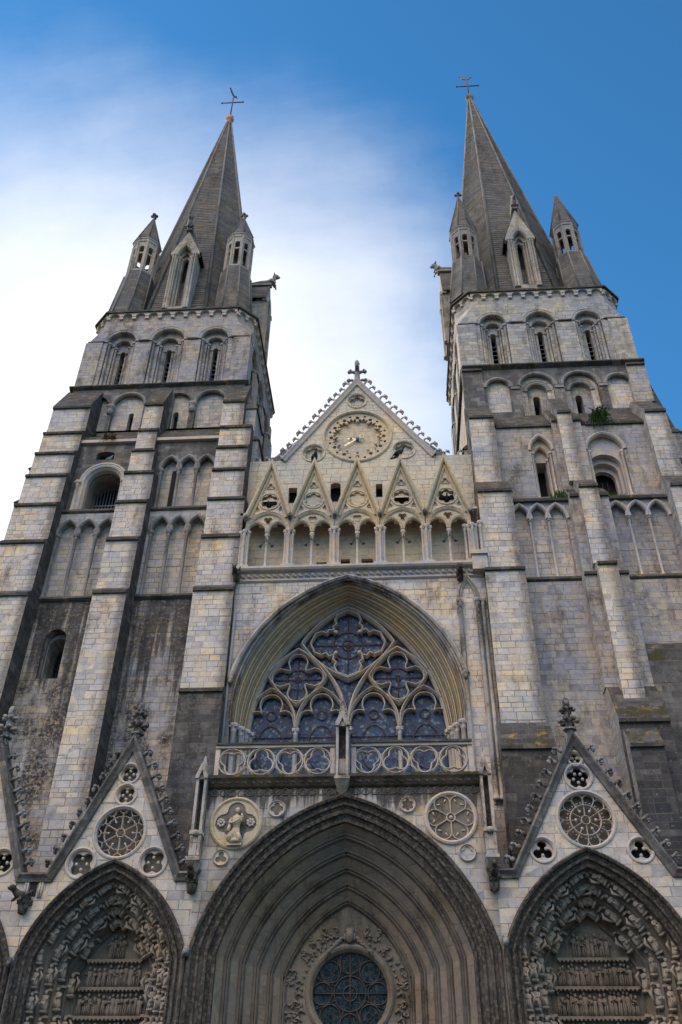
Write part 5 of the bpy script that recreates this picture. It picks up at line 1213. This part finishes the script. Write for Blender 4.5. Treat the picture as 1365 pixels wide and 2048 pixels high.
def side_porch(cx, a, zs, h, sag, wl, wright, gl, gr, ga, foils, wheel, tag, wheelkind, seedbase, figures=True):
    """gabled side porch: gl / gr eaves x, ga apex (x, z)"""
    R2 = empty('gabled_porch', (0, 0, 0), church); prop(R2, label=tag)
    ze = 10.42; ao = arch(cx, a, zs, h, sag, 0, 14)
    holes = [circle(x, z, r, 28) for x, z, r, n, dk in foils]
    wx, wz, wr = wheel; holes.append(circle(wx, wz, wr, 36))
    b = MB(); b.plate([(wl, 0)]+ao+[(wright, 0), (wright, ze), (gr, ze), (ga[0], ga[1]), (gl, ze), (wl, ze)], holes, 0.012, .42); P(b, 'gable', 'portal_stone', R2)
    b = MB()
    b.sweep([(wl, ze-.1), (gl, ze-.1), (ga[0], ga[1]), (gr, ze-.1), (wright, ze-.1)], [(-.16, .05), (-.14, -.08), (-.04, -.12), (.06, -.22), (.13, -.18), (.15, .45)])
    P(b, 'coping', 'crust_part', R2)
    for s_, e in ((1, gl), (-1, gr)):
        for k in range(10):
            t = .06+k*.092; x = e+(ga[0]-e)*t-s_*.14; z = ze+(ga[1]-ze)*t+.06
            M = Matrix.Translation((x, .12, z)) @ Matrix.Rotation(-s_*R_(34), 4, 'Y')
            if s_ > 0: M = M @ Matrix.Rotation(pi, 4, 'Z')
            put('leaf_crocket', 'crocket', 'soot_light', R2, M @ Matrix.Scale(.74, 4) @ Matrix.Rotation(R_(((k*37) % 9-4)*5), 4, 'Z'), leaf_crocket_mb)
    put('finial', 'finial', 'soot_light', R2, tf(ga[0], .15, ga[1]-.05, sc=.92), finial_mb)
    for (x, z, r, n, dk) in foils:
        b = MB(); b.plate(circle(x, z, r-.005, 30), [foil(x, z, r*.90, n, pi/2 if n != 4 else pi/4, None, 8)], .10, .22)
        b.sweep(circle(x, z, r, 30)[::-1], [(-.04, .2), (-.03, .02), (.02, -.04), (.06, -.03), (.09, .03)], True)
        for k in range(n):
            q = (pi/2 if n != 4 else pi/4)+2*pi*k/n+pi/n; b.ell((x+r*.38*math.cos(q), .12, z+r*.38*math.sin(q)), (.06, .06, .06), 6, 4)
        P(b, 'foil_roundel', 'carved', R2)
        k = MB(); k.plate(circle(x, z, r+.02, 24), [], (.32 if not dk else .41), .43); P(k, 'roundel_ground', 'carved_dark' if not dk else 'inner_shade', R2)
    b = MB(); b.sweep(circle(wx, wz, wr, 40)[::-1], [(-.05, .2), (-.04, .03), (.02, -.05), (.07, -.03), (.11, .03)], True)
    if wheelkind == 'wheel':
        for k in range(12):
            q = pi/2+k*pi/6; r0 = .16 if k % 2 == 0 else .42
            b.bar([(wx+r0*math.cos(q), wz+r0*math.sin(q)), (wx+.66*wr*math.cos(q), wz+.66*wr*math.sin(q))], .045, .08, .2)
            if k % 2: b.ell((wx+r0*math.cos(q), .12, wz+r0*math.sin(q)), .045, 5, 3)
            q2 = q+pi/12
            c2 = foil(wx+.80*wr*math.cos(q2), wz+.80*wr*math.sin(q2), .19*wr*1.15, 3, q2, None, 5); b.bar(c2, .035, .08, .2, True)
        b.bar(foil(wx, wz, .15, 6, 0, .06, 3), .04, .07, .2, True)
    else:
        for rr_, w in ((.13*wr*1.2, .04), (.56*wr, .05)): b.bar(circle(wx, wz, rr_, 24), w, .06, .2, True)
        for k in range(12):
            q = pi/2+k*pi/6; c2, s2 = math.cos(q), math.sin(q)
            b.bar([(wx+.58*wr*c2, wz+.58*wr*s2), (wx+.76*wr*c2, wz+.76*wr*s2)], .045, .08, .2)
            for s_ in (-1, 1): b.bar(sagarc((wx+.74*wr*c2, wz+.74*wr*s2), (wx+.96*wr*math.cos(q+s_*.2), wz+.96*wr*math.sin(q+s_*.2)), -s_*.06, 4), .04, .08, .2); b.ell((wx+.66*wr*math.cos(q+s_*.15), .14, wz+.66*wr*math.sin(q+s_*.15)), .03, 4, 3)
            if k % 2 == 0: b.bar([(wx+.15*wr*c2, wz+.15*wr*s2), (wx+.54*wr*c2, wz+.54*wr*s2)], .035, .08, .2)
            else: b.bar([(wx+.32*wr*c2, wz+.32*wr*s2), (wx+.54*wr*c2, wz+.54*wr*s2)], .035, .08, .2); b.ell((wx+.36*wr*c2, .1, wz+.36*wr*s2), (.055, .06, .055), 5, 4)
    P(b, 'wheel_roundel', 'carved', R2)
    k = MB(); k.plate(circle(wx, wz, wr+.02, 30), [], .34, .43); P(k, 'roundel_ground', 'carved_dark', R2)
    # archivolts
    path = arch(cx, a, zs, h, sag, 0, 18)
    porch_mould(R2, path, [(.06, .03), (.06, -.12), (0, -.19), (-.06, -.15), (-.08, -.03), (-.16, .02), (-.20, -.06), (-.27, -.04), (-.28, .08), (-.36, .12), (-.40, .06), (-.46, .1), (-.46, .34)], 'soot', 'hood_mould')
    Nn = [(-.46, .34), (-.76, .74), (-1.04, 1.10), (-1.30, 1.44), (-1.52, 1.75)]
    for (n0, y0), (n1, y1) in zip(Nn, Nn[1:]):
        dn, dy = n1-n0, y1-y0
        porch_mould(R2, path, [(n0, y0), (n0+dn*.1, y0+dy*.25), (n0+dn*.5, y0+dy*.78), (n0+dn*.66, y0+dy*.80), (n0+dn*.70, y0+dy*.70), (n0+dn*.82, y0+dy*.66), (n0+dn*.9, y0+dy*.78), (n1, y1)], 'carved_dark')
    tp = [p for p in offset_path(path, -1.50)]
    b = MB(); b.plate([p for p in tp if p[1] > 4.4]+[(tp[-1][0], 4.4), (tp[0][0], 4.4)], [], 1.76, 1.95); P(b, 'tympanum', 'carved_dark', R2)
    b = MB(); b.box(tp[0][0]-.05, tp[-1][0]+.05, 1.8, 2.0, 0, 4.4); P(b, 'door', 'door_wood', R2)
    # carved registers
    apex = max(p[1] for p in tp)
    def halfw(z):
        xs = [abs(p[0]-cx) for p in tp if p[1] >= z-.15]; return max(xs) if xs else .1
    for rI, (z0, z1) in enumerate(((8.22, 9.0), (7.40, 8.14), (6.58, 7.32), (5.7, 6.5), (4.8, 5.6))):
        w = halfw(z0)-.06; w1 = max(.15, halfw(z1)-.08)
        l = MB(); l.box(cx-w, cx+w, 1.55, 1.78, z0-.10, z0-.02)
        for k in range(int(w*2/.13)): l.ell((cx-w+.07+k*.13, 1.57, z0-.12), (.05, .06, .05), 5, 3)
        P(l, 'register_ledge', 'carved_relief', R2)
        r_ = random.Random(seedbase*10+rI); f = MB(); x = cx-w1+.1
        while x < cx+w1-.06:
            hh = min((z1-z0)*r_.uniform(.70, 1.0), max(.3, (apex-z0)*.8)); ph = r_.uniform(0, 1)
            wd = r_.uniform(.75, 1.25); f.lathe(x, 1.74+r_.uniform(-.04, .03), [(.075*wd, z0-.02), (.085*wd, z0+hh*.2), (.07*wd, z0+hh*.5), (.085*wd, z0+hh*.72), (.03, z0+hh*.80)], 7, sy=r_.uniform(.8, 1.3))
            f.ell((x+r_.uniform(-.02, .02), 1.67, z0+hh*.88), (.052, .06, .068), 7, 5)
            sx = r_.choice((-1, 1)); f.tube([(x+sx*.07, 1.7, z0+hh*.7), (x+sx*.12, 1.63, z0+hh*.55), (x+sx*r_.uniform(.0, .1), 1.58, z0+hh*r_.uniform(.5, .75))], [.032, .03, .022], 5)
            for q in range(2): f.tube([(x-.04+.07*q, 1.645, z0), (x-.03+.05*q, 1.63, z0+hh*.45)], .018, 4)
            x += r_.uniform(.11, .20)
        P(f.jitter(.006, rI), 'relief_figures', 'carved_relief', R2)
    # one small carved figure after another up each hollow of the archivolts
    if figures:
        for o_, ((n0, y0), (n1, y1)) in enumerate(zip(Nn, Nn[1:])):
            fp = offset_path(path, n0+(n1-n0)*.30); yy = y0+(y1-y0)*.45
            half = [Vector((fp[1][0], 5.7))]+[Vector(p) for p in fp[1:len(fp)//2+1]]       # left side upwards
            L = sum((q-p).length for p, q in zip(half, half[1:]))
            m = (8, 7, 6, 4)[o_]
            for sgn in (-1, 1):
                for k in range(m):
                    s0 = L*(k+.18)/m-.0; acc = 0
                    for p, q in zip(half, half[1:]):
                        d = (q-p).length
                        if acc+d >= s0: t = (s0-acc)/d; pt = p+(q-p)*t; tg = (q-p).normalized(); break
                        acc += d
                    ang = math.atan2(tg.x, tg.y)
                    x = pt.x if sgn < 0 else 2*cx-pt.x
                    M = Matrix.Translation((x, yy-.10, pt.y)) @ Matrix.Rotation(-sgn*ang if sgn > 0 else ang, 4, 'Y') @ Matrix.Rotation(sgn*R_(25), 4, 'Z') @ Matrix.Scale(min(.9, L/m/.90), 4)
                    v = (k*3+o_*5+(sgn > 0)) % 4
                    put('figure%d' % v, 'carved_figure', 'carved_tan', R2, M, lambda v=v: figure_mb(20+v, v % 2 == 0))
    return R2
def offset_path(path, n):
    Q = [Vector(p) for p in path]; out = []
    for i in range(len(Q)):
        a = Q[i-1] if i else None; c_ = Q[i+1] if i < len(Q)-1 else None
        d1 = (Q[i]-a).normalized() if a is not None else (c_-Q[i]).normalized(); d2 = (c_-Q[i]).normalized() if c_ is not None else d1
        n1_ = Vector((-d1.y, d1.x)); m = (n1_+Vector((-d2.y, d2.x))).normalized(); out.append(tuple(Q[i]+m*(n/max(.35, m.dot(n1_)))))
    return out
LG = side_porch(-7.6, 2.64, 7.95, 2.88, .47, -10.34, -4.88, -9.72, -5.45, (-7.6, 14.97),
    [(-7.61, 13.84, .33, 4, 0), (-7.62, 13.09, .34, 4, 0), (-8.77, 10.78, .46, 4, 0), (-6.36, 10.81, .44, 4, 0)], (-7.62, 11.80, .84), 'gabled porch with a pale gable over rows of carved figures', 'wheel', 1)
RG = side_porch(7.78, 2.86, 8.1, 2.96, .46, 4.83, 10.95, 5.45, 10.45, (7.9, 14.85),
    [(7.89, 14.14, .22, 3, 0), (7.91, 13.49, .42, 5, 1), (6.41, 11.07, .37, 3, 1), (9.53, 11.04, .37, 3, 1)], (7.95, 12.05, .90), 'gabled porch whose gable holds a double ringed stone wheel', 'double', 2)
FG = side_porch(-13.0, 2.55, 7.6, 2.9, .45, -15.7, -10.34, -14.9, -10.72, (-12.5, 14.92),
    [(-11.47, 10.85, .40, 4, 1)], (-13.2, 12.2, .5), 'gabled porch cut by the edge with steep crocketed slope', 'wheel', 3, False)
put('gargoyle', 'gargoyle', 'soot', LG, tf(-10.32, -.1, 9.55, rz=R_(-25), sc=.9))
b = MB(); b.box(-10.32, -10.08, -.02, .3, 9.75, 10.32); P(b, 'drain_slot', 'inner_shade', LG)  # black block in place of the shade within the slot
for x0 in (-10.46, -9.98):
    b = MB()
    for x in (x0, x0+.08): b.tube([(x, -.02, 9.7), (x, -.02, 10.3)], .04, 5)
    P(b, 'slot_shafts', 'carved', LG)
for x, z in ((-4.88, 8.05), (4.90, 8.30), (-10.35, 7.75)):
    b = MB(); b.ell((x, -.2, z), (.13, .15, .16), 7, 5); b.ell((x, -.32, z-.05), (.07, .08, .08), 6, 4); P(b.jitter(.02, 3), 'carved_head', 'soot_light', CP)
# ------------------------------------------------------------------ birds, plants and lamps: things of their own
def bird(name, label, x, y, z, rz, mat, sc=1.0, perch=True, spread=False):
    T = Matrix.Translation((x, y, z)) @ Matrix.Rotation(rz, 4, 'Z') @ Matrix.Scale(sc, 4)
    b = MB(T)
    if perch:
        b.tube([(0, .20, .02), (0, .12, .10), (0, .02, .17), (0, -.06, .25), (0, -.10, .33), (0, -.12, .38)], [.025, .055, .085, .075, .05, .045], 8)
        b.ell((0, -.13, .385), (.05, .06, .048), 8, 6); b.tube([(0, -.17, .385), (0, -.24, .37)], [.02, .004], 5)
        b.plate([(-.03, .0), (.03, .0), (.045, .02), (-.045, .02)], [], .1, .34)
        for s_ in (-1, 1): b.tube([(s_*.07, -.03, .24), (s_*.085, .1, .15), (s_*.04, .28, .04)], [.03, .045, .012], 6); b.tube([(s_*.03, -.02, .12), (s_*.03, -.03, 0)], .010, 4)
    if spread:
        b.tube([(0, .25, .1), (0, .1, .17), (0, -.06, .2), (0, -.16, .24)], [.03, .08, .07, .04], 8); b.ell((0, -.2, .26), .05, 8, 6); b.tube([(0, -.24, .26), (0, -.31, .25)], [.02, .004], 5)
        for s_ in (-1, 1): b.add([(s_*.05, -.08, .2), (s_*.25, -.1, .30), (s_*.5, .0, .22), (s_*.42, .12, .16), (s_*.2, .12, .2), (s_*.05, .12, .19), (s_*.25, -.09, .285), (s_*.42, .10, .145)], [(0, 1, 2, 3, 4, 5), (0, 6, 7, 5)])
    o = b.build(name, mat); prop(o, label=label, category='bird', group='birds on the cathedral front'); return o
bird('crow', 'black crow perched on the second small gable point under the clock', -1.78, 2.6, 30.58, R_(20), 'feather_black', 1.3)
bird('crow', 'black crow hunched on the fourth small gable point beside the right roundel', 2.35, 2.6, 30.58, R_(70), 'feather_black', 1.45)
bird('crow', 'black crow with open wings in the six lobed hole of the rightmost small gable', 4.42, 2.66, 27.80, R_(5), 'feather_black', 1.0, False, True)
bird('crow', 'black crow with wings half open in the leftmost small gable hole', -3.84, 2.66, 27.76, R_(-15), 'feather_black', .8, False, True)
bird('pigeon', 'grey pigeon sitting in the broken opening over the barred arch', -12.62, 4.1, 32.25, R_(80), 'feather_grey', 1.0)

def lamp(x):
    b = MB(); y = 2.5
    b.tube([(x, y+.05, 25.80), (x, y-.05, 25.62)], .02, 5); b.box(x-.03, x+.03, y-.03, y+.05, 25.70, 25.84)
    for s_ in (-1, 1): b.tube([(x, y, 25.70), (x+s_*.24, y+.1, 25.52)], .018, 5); b.tube([(x+s_*.22, y+.08, 25.56), (x+s_*.30, y+.15, 25.44)], [.055, .075], 8)
    return b
tags = ['black floodlight on the gallery column under the gablet beside the left tower', 'black floodlight on the gallery column under the gablet topped by the upright crow', 'black floodlight on the middle gallery column straight below the clock', 'black floodlight on the gallery column under the gablet topped by the hunched crow', 'black floodlight on the gallery column under the gablet beside the right tower']
for c, t in zip(cols, tags): prop(lamp(c).build('floodlight', 'lamp_housing'), label=t, category='floodlight', group='floodlights on the gallery columns')

def tuft(name, label, x, y, z, h, n, w, mat, seed, droop=.5, leafy=False):
    r = random.Random(seed); b = MB()
    for k in range(n):
        a = r.uniform(pi*1.02, pi*1.98); bx = x+r.uniform(-w, w); L = h*r.uniform(.45, 1.1); dx, dy = math.cos(a)*r.uniform(.2, .6), math.sin(a)*r.uniform(.2, .7)
        p0 = Vector((bx, y+r.uniform(-.05, .15), z)); p1 = p0+Vector((dx*L*.5, dy*L*.5, L*.65)); p2 = p0+Vector((dx*L*1.3, dy*L*1.3, L*(.9-droop*r.random()*1.6)))
        b.tube([p0, p1, p2], [.016, .013, .004], 3)
        if leafy:
            for t in range(12):
                f = .14+.07*t; q = p0.lerp(p1, f*2) if f < .5 else p1.lerp(p2, f*2-1)
                u = Vector((r.uniform(-1, 1), r.uniform(-1, 1), r.uniform(-.6, .6)))*h*.11; v = Vector((-u.y, u.x, u.z*.3))*.45
                b.add([q, q+u*.5+v, q+u, q+u*.5-v], [(0, 1, 2, 3)])
        else:
            u = Vector((.03, .0, .0)); b.add([p0-u, p0+u, p1+u*.8, p1-u*.8], [(0, 1, 2, 3)]); b.add([p1-u*.8, p1+u*.8, p2], [(0, 1, 2)])
    o = b.build(name, mat, fixn=False); prop(o, label=label, category='plant', group='plants growing on the ledges'); return o
tuft('fern', 'large green leafy plant hanging from the mossy ledge above the wide pointed window', 12.55, 3.66, 33.55, .85, 130, .30, 'leaf', 1, 1.3, True)
tuft('grass_tuft', 'bright green grass tuft on the ledge under the narrow lancet window', 9.75, 3.25, 28.2, .5, 60, .42, 'leaf', 2, .5)
tuft('grass_tuft', 'small green grass tuft on the ledge of the wide pointed window', 12.3, 3.3, 28.2, .3, 40, .45, 'leaf', 3, .4)
tuft('fern', 'dry brown plant growing over the broken opening of the left tower', -12.7, 3.75, 33.45, .6, 40, .30, 'dry_leaf', 4, 1.0, True)
tuft('fern', 'small green sprig on the sloping ledge beside the far left buttress', -13.9, 4.3, 34.3, .3, 24, .12, 'leaf', 5, .4, True)
